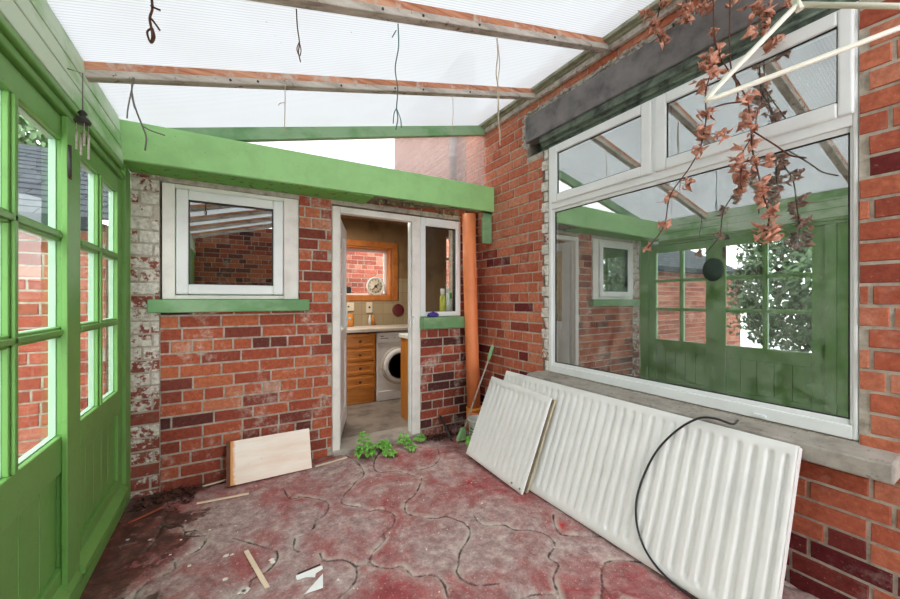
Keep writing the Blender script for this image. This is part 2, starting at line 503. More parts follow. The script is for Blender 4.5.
def brick_wall(name, O, U, N, a0, a1, z0, z1, holes, mats, label, thick=0.22, tintf=None, painted=None, seed=1, extra=None, cat='wall'):
    rnd = random.Random(seed)
    O, U, N, Z = V(O), V(U), V(N), V((0, 0, 1))
    mb = MB(); bm = mb.bm
    lay = bm.faces.layers.float.new('tint')
    P = lambda a, z, n: O + U * a + Z * z + N * n
    # mortar body, cut around the holes
    As = sorted({a0, a1, *[min(max(h[i], a0), a1) for h in holes for i in (0, 1)]})
    Zs = sorted({z0, z1, *[min(max(h[i], z0), z1) for h in holes for i in (2, 3)]})
    for p, q in zip(As, As[1:]):
        for r_, s_ in zip(Zs, Zs[1:]):
            ca, cz = (p + q) / 2, (r_ + s_) / 2
            if any(h[0] < ca < h[1] and h[2] < cz < h[3] for h in holes): continue
            mb.hexa([P(p, r_, -thick), P(q, r_, -thick), P(q, r_, -0.006), P(p, r_, -0.006), P(p, s_, -thick), P(q, s_, -thick), P(q, s_, -0.006), P(p, s_, -0.006)], 0)
    J = 0.0042

    def brick(p, q, r_, s_, slot, tint):
        if q - p < 0.025: return
        jt = lambda k=0.0016: rnd.uniform(-k, k)
        dp = rnd.uniform(-0.0015, 0.0025)
        base = [P(p + jt(), r_ + jt(), -0.01), P(q + jt(), r_ + jt(), -0.01), P(q + jt(), s_ + jt(), -0.01), P(p + jt(), s_ + jt(), -0.01)]
        e = 0.0045
        top = [P(p + e + jt(), r_ + e + jt(), dp + jt(.001)), P(q - e + jt(), r_ + e + jt(), dp + jt(.001)), P(q - e + jt(), s_ - e + jt(), dp + jt(.001)), P(p + e + jt(), s_ - e + jt(), dp + jt(.001))]
        va = [bm.verts.new(x) for x in base]; vb = [bm.verts.new(x) for x in top]
        fs = [bm.faces.new(vb)] + [bm.faces.new((va[i], va[(i + 1) % 4], vb[(i + 1) % 4], vb[i])) for i in range(4)]
        for f in fs:
            f.material_index = slot; f[lay] = tint

    row = 0
    z = z0
    while z < z1 - 0.02:
        zt = min(z + CO, z1)
        ivs = [(a0, a1)]
        for h in holes:
            if min(zt, h[3]) - max(z, h[2]) > 0.45 * CO:
                ivs = [seg for (p, q) in ivs for seg in ((p, min(q, h[0])), (max(p, h[1]), q)) if seg[1] - seg[0] > 0.02]
        a = a0 - (BL * 0.5 if row % 2 else 0.0) - rnd.uniform(0, 0.02) - (BL * 0.25 if row % 3 == 2 else 0)
        header_row = row % 4 == 3
        while a < a1:
            L = BL * 0.5 if (header_row or rnd.random() < 0.12) else BL
            for p, q in ivs:
                pp, qq = max(a + J, p), min(a + L - J, q)
                if qq - pp > 0.025:
                    c, cz = (pp + qq) / 2, (z + zt) / 2
                    sl = 2 if painted and painted(c, cz) else 1
                    tv = tintf(c, cz, rnd) if tintf else rnd.random()
                    brick(pp, qq, z + J, zt - J, sl, min(1, max(0, tv)))
            a += L
        z += CO; row += 1
    if extra: extra(brick, rnd)
    # normals of the brick faces point along N because recalc is done per island; make a plain object
    return S(name, mb, mats, label, cat)


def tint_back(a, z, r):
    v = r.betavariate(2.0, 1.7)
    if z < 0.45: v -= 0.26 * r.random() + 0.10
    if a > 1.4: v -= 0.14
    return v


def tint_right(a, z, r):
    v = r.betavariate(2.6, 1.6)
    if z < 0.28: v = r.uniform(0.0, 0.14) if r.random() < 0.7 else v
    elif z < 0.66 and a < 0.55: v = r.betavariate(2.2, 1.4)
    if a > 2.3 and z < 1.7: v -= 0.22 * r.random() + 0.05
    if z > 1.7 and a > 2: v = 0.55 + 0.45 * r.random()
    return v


# back wall: small window, door with sidelight
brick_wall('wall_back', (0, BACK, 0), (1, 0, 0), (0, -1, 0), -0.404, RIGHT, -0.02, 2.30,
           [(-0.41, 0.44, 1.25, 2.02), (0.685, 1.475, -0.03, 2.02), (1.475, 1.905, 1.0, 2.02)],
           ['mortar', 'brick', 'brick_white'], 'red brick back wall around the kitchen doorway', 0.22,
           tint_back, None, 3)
brick_wall('wall_back_pier', (0, BACK - 0.004, 0), (1, 0, 0), (0, -1, 0), LEFT, -0.406, -0.05, 2.30, [], ['mortar', 'brick', 'brick_white'],
           'narrow pier of flaking white-painted bricks between the green doors and the small window', 0.2, None, lambda a, z: True, 17)


def white_closers(brick, rnd):
    z, k = 0.69, 0
    while z < 2.42:
        zt = min(z + CO, 2.43)
        brick(2.058, 2.098 + (0.028 if k % 2 else 0.0) + rnd.uniform(-.006, .006), z + 0.003, zt - 0.003, 2, rnd.uniform(0.55, 1.0))
        z += CO; k += 1


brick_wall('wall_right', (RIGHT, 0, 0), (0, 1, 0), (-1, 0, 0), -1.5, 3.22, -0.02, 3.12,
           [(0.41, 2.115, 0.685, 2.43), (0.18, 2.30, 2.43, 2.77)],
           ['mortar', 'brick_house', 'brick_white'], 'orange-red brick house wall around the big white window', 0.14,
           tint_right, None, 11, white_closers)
brick_wall('wall_right_upper', (RIGHT, 0, 0), (0, 1, 0), (-1, 0, 0), 3.24, 5.2, 2.36, 3.9, [], ['mortar', 'brick_hazed', 'brick_hazed'],
           'house wall beyond the gable above the green beam, haze put into its pale pink', 0.14, None, None, 5)
brick_wall('wall_front', (0, -1.5, 0), (1, 0, 0), (0, 1, 0), LEFT - 0.1, 0.72, -0.02, 2.56, [], ['mortar', 'brick', 'brick_white'],
           'brick end wall of the lean-to behind the viewer', 0.2, None, None, 21)
brick_wall('wall_yard', (0, 3.5, 0), (1, 0, 0), (0, -1, 0), -5.0, -0.78, -0.1, 1.79, [], ['mortar', 'brick_yard', 'brick_white'],
           'pale red brick outbuilding wall across the yard outside the green glazed doors', 0.2, None, None, 8)

# ------------------------------------------------------------------ floor with the pressed curved joints
X0, X1, Y0, Y1 = LEFT - 0.06, RIGHT, -1.5, BACK + 0.02
step = 0.0075
nx, ny = int((X1 - X0) / step) + 1, int((Y1 - Y0) / step) + 1
gx, gy = np.meshgrid(np.linspace(X0, X1, nx), np.linspace(Y0, Y1, ny), indexing='ij')
F_, SN, CS = 365.0, math.sin(R(30.8)), math.cos(R(30.8))


def floor_at(u, v):      # survey of the joint lines: photo pixel -> floor metres
    o, p = (u - 450) / F_, (299.5 - v) / F_
    k = -1.25 / p
    return (k * (SN + CS * o), k * (CS - SN * o))


JA = [[(265,130),(230,165),(222,200),(240,215),(290,210),(345,225)],
      [(365,230),(360,250),(345,280),(320,300),(315,325),(330,340),(400,350),(440,345),(470,355),(495,365),(510,385),(505,410),(480,450),(475,490)],
      [(150,265),(128,288),(130,310),(190,320),(205,330),(240,325),(275,335),(285,355),(270,380),(250,395),(255,410),(240,430),(220,450),(210,480),(230,495),(270,500),(305,495),(330,515),(345,525),(400,520),(430,545),(445,590)],
      [(-10,282),(60,295),(85,310),(75,340),(45,360),(40,380),(0,405)],
      [(520,340),(535,360),(560,372),(610,370),(645,385),(690,385),(740,400),(765,430),(745,465),(775,490),(760,530),(775,580),(790,640)],
      [(475,490),(470,510),(490,535),(530,550),(595,545)],
      [(760,340),(762,365),(775,390),(800,402),(900,405)],
      [(60,455),(75,478),(130,475),(165,495),(170,530),(150,560),(115,590),(110,620)],
      [(130,160),(165,178),(188,205),(190,225),(170,240),(150,265)],
      [(415,150),(420,170),(395,195),(360,205)],
      [(210,480),(190,490),(165,495)],
      [(680,640),(660,600),(700,580),(775,580)]]
JB = [[(440,450),(470,410),(490,375),(510,382),(545,375),(555,392),(590,388),(618,410),(600,440),(570,457)],
      [(400,600),(412,570),(440,545),(470,530),(520,505),(525,480)],
      [(700,408),(790,435),(830,450),(828,480),(800,510),(755,535),(745,560),(690,590)],
      [(850,262),(870,290),(905,285)],[(885,410),(882,440),(900,452)],
      [(495,345),(500,365),(545,375)],[(555,392),(560,405),(620,400)]]
segs = []
for base, lines in ((300, JA), (0, JB)):
    for ln in lines:
        pp = smooth_path([(*floor_at(base + x / 3, 400 + y / 3), 0) for x, y in ln], 5)
        segs += [(a.x, a.y, b.x, b.y) for a, b in zip(pp, pp[1:])]
for k in range(7):       # more of the same pattern towards the viewer, outside the photograph
    y = 1.05 - 0.38 * k
    pp = [(X0 + 0.05 * i, y + 0.07 * math.sin(i * 0.62 + k * 1.7)) for i in range(54)]
    segs += [(*a, *b) for a, b in zip(pp, pp[1:])]
    for q in range(6):
        x = X0 + 0.25 + 0.45 * q + (0.22 if k % 2 else 0)
        pp = [(x + 0.05 * math.sin(j * 0.8 + q), y - 0.05 * j) for j in range(8)]
        segs += [(*a, *b) for a, b in zip(pp, pp[1:])]
dist = np.full(gx.shape, 9.0)
for ax, ay, bx_, by_ in segs:
    m = 0.08
    i0, i1 = np.searchsorted(gx[:, 0], [min(ax, bx_) - m, max(ax, bx_) + m])
    j0, j1 = np.searchsorted(gy[0], [min(ay, by_) - m, max(ay, by_) + m])
    if i1 <= i0 or j1 <= j0: continue
    qx, qy = gx[i0:i1, j0:j1] - ax, gy[i0:i1, j0:j1] - ay
    dx, dy = bx_ - ax, by_ - ay
    L2 = dx * dx + dy * dy + 1e-12
    tt = np.clip((qx * dx + qy * dy) / L2, 0, 1)
    dd = np.hypot(qx - tt * dx, qy - tt * dy)
    dist[i0:i1, j0:j1] = np.minimum(dist[i0:i1, j0:j1], dd)
rng = np.random.default_rng(4)
zz_ = 0.004 * np.sin(gx * 5.1 + 1.3 * np.sin(gy * 3.7)) * np.sin(gy * 4.3 + 0.8) - 0.007 * np.exp(-(dist / 0.011) ** 2) - 0.004
# damp ground: along the doors, and a patch in the corner by the pipe
damp = np.clip(0.86 - (gx - LEFT) / 0.74 * (1.0 + 0.25 * np.sin(gy * 7)), 0, 1) * np.clip((gy - 0.6) / 1.0, 0, 1) + \
    0.62 * np.exp(-(((gx - 1.65) / 0.33) ** 2 + ((gy - 2.92) / 0.17) ** 2)) + 0.62 * np.exp(-(((gx + 0.1) / 0.55) ** 2 + ((gy - 2.97) / 0.13) ** 2))
me = bpy.data.meshes.new('floor')
idx = np.arange(nx * ny).reshape(nx, ny)
quads = np.stack([idx[:-1, :-1], idx[1:, :-1], idx[1:, 1:], idx[:-1, 1:]], -1).reshape(-1, 4)
me.from_pydata(np.stack([gx, gy, zz_], -1).reshape(-1, 3).tolist(), [], quads.tolist())
for nm, arr in (('joint', dist), ('damp', damp)):
    at = me.attributes.new(nm, 'FLOAT', 'POINT'); at.data.foreach_set('value', arr.reshape(-1).astype(np.float32))
me.polygons.foreach_set('use_smooth', np.ones(len(me.polygons), dtype=bool))
me.materials.append(M['floor'])
fl = bpy.data.objects.new('floor', me); COL.objects.link(fl)
tag(fl, 'worn red and grey concrete floor with curved pressed joints', 'floor', None, 'structure')
mb = MB(); mb.box(-8, 6, -3, 9, -0.16, -0.10)
S('ground', mb, 'concrete', 'grey concrete yard ground outside', 'ground')

# ------------------------------------------------------------------ roof
SL = 0.25
rz = lambda x: 2.345 + SL * x           # underside of the rafters


def sloped(mb, x0, x1, y0, y1, h0, h1, slot=0):
    mb.hexa([V((x0, y0, rz(x0) + h0)), V((x1, y0, rz(x1) + h0)), V((x1, y1, rz(x1) + h0)), V((x0, y1, rz(x0) + h0)),
             V((x0, y0, rz(x0) + h1)), V((x1, y0, rz(x1) + h1)), V((x1, y1, rz(x1) + h1)), V((x0, y1, rz(x0) + h1))], slot)


mb = MB(); sloped(mb, -0.72, RIGHT - 0.005, -1.495, 2.93, 0.070, 0.080)
S('ceiling', mb, 'roof_sheet', 'white translucent ribbed plastic roof of the lean-to', 'roof')
RAFT = {2.15: 'weathered rafter with bare orange batten, just in front of the green end rafter',
        1.495: 'weathered rafter with bare orange batten near the top of the view, nearest the viewer'}
for y in (2.15, 1.495, 0.91, 0.275, -0.36, -0.995):
    lab = RAFT.get(y, 'weathered rafter overhead, out of view, %s' % {0.91: 'first past the visible pair', 0.275: 'nearly above the viewer', -0.36: 'first behind the viewer', -0.995: 'nearest the end wall'}.get(y, ''))
    r_ = thing('rafter', (0.8, y, rz(0.8)), lab, 'rafter', 'roof rafters', 'structure')
    mb = MB(); sloped(mb, LEFT - 0.02, RIGHT - 0.035, y, y + 0.050, -0.002, 0.032); mb.build('rafter_bar', 'rafter', r_, 0.004)
    mb = MB(); sloped(mb, LEFT - 0.0, RIGHT - 0.04, y + 0.004, y + 0.05, 0.032, 0.069); mb.build('batten', 'batten', r_, 0.003)
    mb = MB()
    rr = random.Random(int(y * 100) + 500)
    for k in range(6):
        x = -0.2 + 2.1 * rr.random()
        mb.tube([(x, y - 0.004, rz(x) + 0.014), (x + 0.006, y + 0.01, rz(x) + 0.014)], 0.006, 6)
    mb.build('nail', 'dark_metal', r_)
mb = MB(); sloped(mb, LEFT + 0.05, RIGHT - 0.004, 2.85, 2.90, -0.026, 0.062)
S('rafter_end', mb, 'green_dull', 'dull green end rafter over the gap above the green beam', 'rafter', 0.003)
# wall plate along the house wall: two strips
mb = MB(); mb.box(RIGHT - 0.085, RIGHT - 0.055, -1.5, 2.93, 2.900, 2.926); mb.box(RIGHT - 0.052, RIGHT - 0.006, -1.5, 2.93, 2.888, 2.906)
S('trim_1', mb, ['roof_trim'], 'grey-green trim strip where the roof meets the house wall', 'trim', 0.004)
mb = MB(); mb.box(RIGHT - 0.035, RIGHT - 0.005, -1.5, 2.93, 2.850, 2.887)
S('trim_2', mb, 'rafter', 'pale grey batten fixed to the house wall under the roof trim', 'trim', 0.003)
# gable sheet above the beam
mb = MB()
mb.prism([(LEFT + 0.06, 2.872, 2.27), (RIGHT - 0.01, 2.872, 2.27), (RIGHT - 0.01, 2.872, rz(RIGHT) - 0.026), (LEFT + 0.06, 2.872, rz(LEFT + 0.06) - 0.026)], (0, 0.006, 0))
S('window_4', mb, 'gable', 'hazy translucent triangular sheet above the green beam', 'window')

# ------------------------------------------------------------------ green beam over the back wall
bmh = thing('beam', (0.78, 2.74, 2.045), 'wide bright green beam across the back over the door and window', 'beam', None, 'structure')
mb = MB(); mb.hexa([V((LEFT + 0.003, 2.725, 2.045)), V((2.108, 2.725, 2.070)), V((2.108, 2.755, 2.070)), V((LEFT + 0.003, 2.755, 2.045)),
                    V((LEFT + 0.003, 2.725, 2.270)), V((2.108, 2.725, 2.300)), V((2.108, 2.755, 2.300)), V((LEFT + 0.003, 2.755, 2.270))])
mb.build('fascia_board', 'green_beam', bmh, 0.004)
mb = MB(); mb.box(LEFT + 0.004, 0.95, 2.756, 2.994, 2.050, 2.068)
mb.build('soffit_board', 'soffit', bmh, 0.002)
mb = MB()
for x0, x1, y0, y1, z0, dz in ((0.95, 1.32, 2.757, 2.90, 2.052, 0.0), (1.30, 1.72, 2.757, 2.85, 2.040, 0.012), (1.0, 1.5, 2.90, 2.994, 2.062, 0.006), (1.70, 2.10, 2.757, 2.80, 2.060, -0.006)):
    mb.hexa([V((x0, y0, z0)), V((x1, y0, z0 + dz)), V((x1 - .03, y1, z0 + dz + .01)), V((x0, y1, z0)), V((x0, y0, z0 + .016)), V((x1, y0, z0 + dz + .016)), V((x1 - .03, y1, z0 + dz + .03)), V((x0, y1, z0 + .016))])
for k in range(14):
    x, y = random.uniform(0.95, 1.78), random.uniform(2.78, 2.96)
    s_ = random.uniform(0.02, 0.05)
    mb.hexa([V((x + random.uniform(-s_, s_), y + random.uniform(-s_, s_), 2.03 + random.uniform(-0.01, 0.03))) if False else V((x + i * s_, y + j * s_ * .7, 2.035 + random.uniform(-.012, .02))) for i, j in ((0, 0), (1, 0), (1, 1), (0, 1))] +
            [V((x + i * s_, y + j * s_ * .7, 2.065 + random.uniform(-.006, .01))) for i, j in ((0, 0), (1, 0), (1, 1), (0, 1))])
mb.build('rotten_soffit', 'rotten', bmh)
mb = MB(); mb.box(2.002, 2.103, 2.757, 2.782, 1.775, 2.07)
tag(mb.build('hanging_offcut', 'green_dull', None, 0.003, loc=(2.05, 2.77, 1.775)), 'short green timber offcut hanging under the right end of the green beam', 'offcut')

# ------------------------------------------------------------------ glazed green doors of the left wall
def door_leaf(n, y0, y1, label, ym=None):
    d = thing('door_%d' % n, (-0.585, (y0 + y1) / 2, 0.09), label, 'door', None, 'structure')
    xi, xm, xo = -0.565, -0.584, -0.604          # inside face, glass line, outside face
    st, zt, zr, zp, zb = 0.09, 1.868, 0.724, 0.585, 0.215
    def rails(mb, x0, x1, k=0.0):
        mb.box(x0, x1, y0, y0 + st + k, 0.09, 1.955); mb.box(x0, x1, y1 - st - k, y1, 0.09, 1.955)
        mb.box(x0, x1, y0 + st + k, y1 - st - k, zt - k, 1.955); mb.box(x0, x1, y0 + st + k, y1 - st - k, zp, zr + k)
        mb.box(x0, x1, y0 + st + k, y1 - st - k, 0.09, zb)
    mb = MB(); rails(mb, xi, xm); mb.build('frame', 'green', d, 0.004)
    mb = MB(); rails(mb, xm, xo, 0.004); tag(mb.build('outer_frame', 'reveal', d), 'pale whitish outer face')
    ym = ym or (y0 + y1) / 2
    zs = (1.496, 1.124)
    mb = MB()
    mb.box(xi - 0.004, xm, ym - 0.0225, ym + 0.0225, zr, zt); mb.box(xi + 0.006, xi - 0.004, ym - 0.011, ym + 0.011, zr, zt)
    for z in zs:
        mb.box(xi - 0.004, xm, y0 + st, y1 - st, z - 0.020, z + 0.020); mb.box(xi + 0.006, xi - 0.004, y0 + st, y1 - st, z - 0.010, z + 0.010)
    mb.build('glazing_bars', 'green', d, 0.003)
    mb = MB()
    mb.box(xm, xo, ym - 0.024, ym + 0.024, zr, zt)
    for z in zs: mb.box(xm, xo, y0 + st, y1 - st, z - 0.021, z + 0.021)
    tag(mb.build('outer_glazing_bars', 'reveal', d), 'pale whitish outer glazing bars')
    edges = [zr] + [zs[1], zs[0]] + [zt]
    for za, zb_ in zip(edges, edges[1:]):
        for ya, yb in ((y0 + st, ym), (ym, y1 - st)):
            mb = MB(); mb.box(xm - 0.002, xm + 0.002, ya + 0.002, yb - 0.002, za + 0.002, zb_ - 0.002); mb.build('pane', 'glass', d)
    mb = MB()        # tongued boards of the lower panel
    w = (y1 - y0 - 2 * st) / 5
    for k in range(5):
        mb.box(xi - 0.016, xi - 0.030, y0 + st + k * w, y0 + st + (k + 1) * w - 0.003, zb, zp)
    mb.box(xi - 0.024, xi - 0.034, y0 + st, y1 - st, zb, zp)
    mb.build('panel', 'green', d, 0.002)
    mb = MB(); mb.prism([(xi, y0 + 0.01, 0.10), (xi + 0.035, y0 + 0.01, 0.10), (xi + 0.035, y0 + 0.01, 0.125), (xi, y0 + 0.01, 0.16)], (0, y1 - y0 - 0.02, 0))
    mb.build('weather_bar', 'green', d, 0.002)
    return d


door_leaf(1, 2.090, 2.865, 'green glazed door leaf farther off, next to the white brick pier', 2.455)
door_leaf(2, 1.160, 2.075, 'green glazed door leaf at the left edge of the view')
door_leaf(3, 0.27, 1.075, 'green glazed door leaf beside the viewer, out of view')
door_leaf(4, -0.675, 0.13, 'green glazed door leaf behind the viewer')


def post(n, y0, y1, label, xi=-0.548):
    mb = MB(); mb.box(-0.618, -0.566 if False else xi - 0.016, y0 + 0.0, y1, 0.0, 1.957) if y1 - y0 > 0.115 and n != 4 else None
    mb.box(xi - 0.0165, xi, y0, y1, 0.0, 1.957)
    return S('trim_%d' % n, mb, 'green', label, 'post', 0.004)


mb = MB(); mb.box(-0.5645, -0.546, 1.965, 2.098, 0.02, 1.957); mb.box(-0.61, -0.5645, 2.0765, 2.0885, 0.02, 1.957)
S('trim_3', mb, 'green', 'green post between the two visible glazed door leaves', 'post', 0.003)
mb = MB(); mb.box(-0.62, -0.548, 2.868, 2.992, 0.0, 2.043); mb.box(-0.62, -0.557, 2.735, 2.992, 2.02, 2.27)
S('trim_4', mb, 'green', 'green door jamb against the white brick pier', 'post', 0.003)
mb = MB(); mb.box(-0.62, -0.546, 1.078, 1.157, 0.0, 1.957)
S('trim_5', mb, 'green', 'green post beside the viewer, before the nearer door leaf', 'post', 0.003)
mb = MB(); mb.box(-0.62, -0.546, 0.133, 0.267, 0.0, 1.957)
S('trim_6', mb, 'green', 'green post level with the viewer', 'post', 0.003)
mb = MB(); mb.box(-0.62, -0.55, -1.5, -0.678, 0.0, 1.957)
S('wall_left', mb, 'green', 'green boarded panel closing the left side behind the viewer', 'wall', 0.003)
mb = MB(); mb.box(-0.64, -0.548, -1.5, 2.85, 0.0, 0.055); mb.box(-0.64, -0.575, -1.5, 2.85, 0.055, 0.088)
S('trim_7', mb, 'green', 'green timber threshold under the glazed doors', 'sill', 0.004)
# rusty hinges and latch on the post
hp = thing('door_hinge', (-0.543, 2.0, 1.78), 'rust-stained dark hinge high on the green post between the doors', 'hinge')
mb = MB(); mb.box(-0.5455, -0.542, 1.968, 1.995, 1.72, 1.85); mb.build('hinge_plate', 'ply_edge', hp, 0.001)
mb = MB(); mb.tube([(-0.540, 1.964, 1.725), (-0.540, 1.964, 1.845)], 0.006, 8); mb.build('hinge_pin', 'dark_metal', hp)
# head boards
fb = thing('trim_8', (-0.56, 1.0, 1.96), 'faded pale green boards above the glazed doors', 'fascia', None, 'structure')
mb = MB()
for za, zb_, xo in ((2.018, 2.104, 0.000), (2.106, 2.182, 0.006), (2.184, 2.278, 0.012)):
    mb.hexa([V((-0.60, -1.5, za)), V((-0.533 - xo + 0.004, -1.5, za)), V((-0.533 - xo + 0.004, 2.724, za)), V((-0.60, 2.724, za)),
             V((-0.60, -1.5, zb_)), V((-0.537 - xo, -1.5, zb_)), V((-0.537 - xo, 2.724, zb_)), V((-0.60, 2.724, zb_))])
mb.build('board', 'green_fascia', fb, 0.004)
mb = MB(); mb.box(-0.62, -0.530, -1.5, 2.724, 1.990, 2.016); mb.box(-0.62, -0.546, -1.5, 2.85, 1.959, 1.989)
mb.build('drip_ledge', 'green', fb, 0.006)
mb = MB(); mb.box(-0.62, -0.556, -1.5, 2.724, 2.2785, 2.288)
mb.build('capping', 'dark_trim', fb)

# ------------------------------------------------------------------ outdoors on the left
mb = MB()
for k in range(14):
    y0, z0 = 3.40 + 0.11 * k, 1.80 + 0.062 * k
    for j in range(15):
        x0 = -5 + 0.30 * j + (0.15 if k % 2 else 0)
        mb.hexa([V((x0, y0, z0)), V((x0 + .293, y0, z0)), V((x0 + .293, y0 + .2, z0 + .10)), V((x0, y0 + .2, z0 + .10)),
                 V((x0, y0, z0 + .012)), V((x0 + .293, y0, z0 + .012)), V((x0 + .293, y0 + .2, z0 + .112)), V((x0, y0 + .2, z0 + .112))])
mb.box(-5.0, -0.8, 3.36, 3.42, 1.72, 1.80)
S('roof', mb, 'slate', 'dark slate outbuilding roof above the yard wall', 'roof')


def bush(name, c, r, n, label, sx=1, sy=1, sz=1):
    rr = random.Random(n)
    t_ = thing(name, (c[0], c[1], -0.1), label, 'bush', 'bushes beyond the yard')
    mb = MB()
    mb.tube([(c[0], c[1], -0.1), (c[0] + .05, c[1], c[2] * .5), (c[0], c[1] + .05, c[2])], [0.07, 0.05, 0.03], 8)
    for k in range(7):
        a = rr.uniform(0, 6.28); e = V((c[0] + math.cos(a) * r * .6 * sx, c[1] + math.sin(a) * r * .6 * sy, c[2] + rr.uniform(-.2, .6) * r))
        mb.tube([(c[0], c[1], c[2] * .5), (V((c[0], c[1], c[2] * .7)) + e) / 2, e], [0.03, 0.02, 0.008], 6)
    mb.build('stem', 'twig', t_)
    mb = MB()
    for k in range(n):
        d = V((rr.gauss(0, 1), rr.gauss(0, 1), rr.gauss(0, 1))).normalized()
        lump = 0.75 + 0.35 * noise.noise(d * 2.3 + V(c))
        p = V(c) + V((d.x * sx, d.y * sy, d.z * sz)) * r * lump * rr.uniform(0.75, 1.0)
        mb.leaf(p, V((rr.gauss(0, 1), rr.gauss(0, 1), rr.gauss(0, 1) - .4)), d + V((0, 0, .5)), 0.085, 0.05, 0.4)
    mb.build('foliage', 'tree_leaf', t_)


bush('bush', (-2.3, 6.1, 2.9), 1.1, 7000, 'leafy grey-green bush seen through the top panes, above the slate roof', 1.5, .8, .75)
bush('bush', (-2.9, 1.75, 1.5), 1.2, 8000, 'leafy bush in the yard opposite the big window, seen in its reflection', .9, 1.2, 1.2)
bush('bush', (-3.4, -1.2, 1.5), 1.1, 2500, 'leafy bush in the yard farther along, behind the viewer', .9, 1.1, 1.1)

# ------------------------------------------------------------------ window_1, the big white window in the house wall
w1 = thing('window_1', (2.15, 1.23, 0.69), 'big white plastic window in the right-hand brick wall, with two top lights', 'window', None, 'structure')
xf, xb = 2.122, 2.185
mb = MB()
mb.frame('x', 0.412, 2.055, 0.690, 2.432, 0.016, xf, xb, 0.030, 0.055, 0.030)
mb.box(xf, xb, 0.428, 2.025, 1.945, 2.000)                  # transom
mb.box(xf, xb, 1.198, 1.250, 2.0, 2.405)                  # mullion between the top lights
mb.build('window_frame', 'white_upvc', w1, 0.005)
mb = MB(); mb.frame('x', 0.427, 2.027, 0.742, 1.948, 0.012, xf + 0.012, xb - 0.01, 0.026, 0.026, 0.026); mb.build('glazing_bead', 'white_upvc', w1, 0.006)
sash = []
for ya, yb, wl in ((1.236, 2.022, 0.062), (0.422, 1.212, 0.046)):
    mb = MB(); mb.frame('x', ya, yb, 1.990, 2.424, wl, xf - 0.016, xb - 0.02, 0.062, 0.062, 0.062)
    s_ = mb.build('sash', 'white_upvc', w1, 0.009, seg=3); sash.append((s_, ya, yb))
    mb = MB(); mb.frame('x', ya + wl - 0.002, yb - 0.060, 2.050, 2.364, 0.006, 2.117, 2.127); mb.build('gasket', 'gasket', s_)
    mb = MB(); mb.box(2.122, 2.126, ya + wl + 0.002, yb - 0.064, 2.054, 2.360); mb.build('pane', 'glass_big', s_)
mb = MB(); mb.frame('x', 0.437, 2.003, 0.766, 1.924, 0.006, 2.137, 2.150); mb.build('gasket', 'gasket', w1)
mb = MB(); mb.box(2.142, 2.148, 0.441, 1.999, 0.770, 1.920); mb.build('pane', 'glass_big', w1)
mb = MB(); mb.lathe((2.1415, 0.928, 1.405), [(0.0, -0.006), (0.048, -0.006), (0.052, -0.002), (0.052, 0.0)], 'x', 32)
for v_ in mb.bm.verts: v_.co.z = 1.405 + (v_.co.z - 1.405) * 1.16; v_.co.y = 0.928 + (v_.co.y - 0.928) * 0.94
tag(mb.build('vent_disc', 'disc', w1), 'round dark disc on the glass')
mb = MB(); mb.box(2.108, 2.122, 0.70, 0.745, 0.700, 0.715)
mb.build('drain_cap', 'white_upvc', w1, 0.003)
# stone sill
mb = MB(); mb.hexa([V((1.986, 0.30, 0.598)), V((2.20, 0.30, 0.598)), V((2.20, 2.16, 0.598)), V((1.986, 2.16, 0.598)),
                    V((1.986, 0.30, 0.668)), V((2.20, 0.30, 0.688)), V((2.20, 2.16, 0.688)), V((1.986, 2.16, 0.668))])
S('sill_stone', mb, 'stone', 'long grey stone sill under the big window, behind the radiators', 'sill', 0.008)
# lintel
lt = thing('lintel', (2.1, 1.2, 2.55), 'weathered grey lintel above the big window with rotten green-black timber under it', 'lintel', None, 'structure')
mb = MB(); mb.box(2.088, 2.20, 0.20, 2.285, 2.545, 2.752); mb.build('lintel_slab', 'lintel', lt, 0.008)
mb = MB()
mb.prism([(2.106, 0.2, 2.515), (2.106, 0.2, 2.545), (2.17, 0.2, 2.545), (2.17, 0.2, 2.435), (2.150, 0.2, 2.435)], (0, 1.94, 0))
mb.build('head_timber', 'lintel_green', lt, 0.004)
mb = MB(); mb.tube([(2.112, 0.2, 2.503), (2.108, 1.0, 2.506), (2.111, 1.6, 2.500), (2.113, 2.13, 2.503)], 0.014, 8)
mb.tube([(2.132, 0.2, 2.468), (2.130, 1.2, 2.470), (2.131, 2.12, 2.466)], 0.011, 8)
mb.build('head_moulding', 'lintel_green', lt)
rr = random.Random(3)
mb = MB()
for k in range(210):          # ragged mortar around the lintel's top and end
    if k < 150: y, z = 0.2 + 2.1 * k / 150 + rr.uniform(-.02, .02), 2.770 + rr.uniform(-.020, .030)
    else: y, z = 2.305 + rr.uniform(-.030, .028), 2.52 + 0.26 * (k - 150) / 60
    if 0.0 < y < 2.42:
        s1, s2 = rr.uniform(.012, .030), rr.uniform(.010, .022)
        ring = [V((2.1215, y + math.cos(a) * s1 * rr.uniform(.6, 1.1), z + math.sin(a) * s2 * rr.uniform(.6, 1.1))) for a in [i * math.pi / 4 for i in range(8)]]
        tip = V((2.115 - rr.uniform(.006, .020), y, z))
        vs = [mb.bm.verts.new(p) for p in ring]
        inner = [mb.bm.verts.new(p.lerp(V((tip.x, p.y, p.z)), .8).lerp(tip, .35)) for p in ring]
        for i in range(8): mb.bm.faces.new((vs[i], vs[(i + 1) % 8], inner[(i + 1) % 8], inner[i]))
        mb.bm.faces.new(inner)
mb.build('mortar_patch', 'mortar_patch', lt)
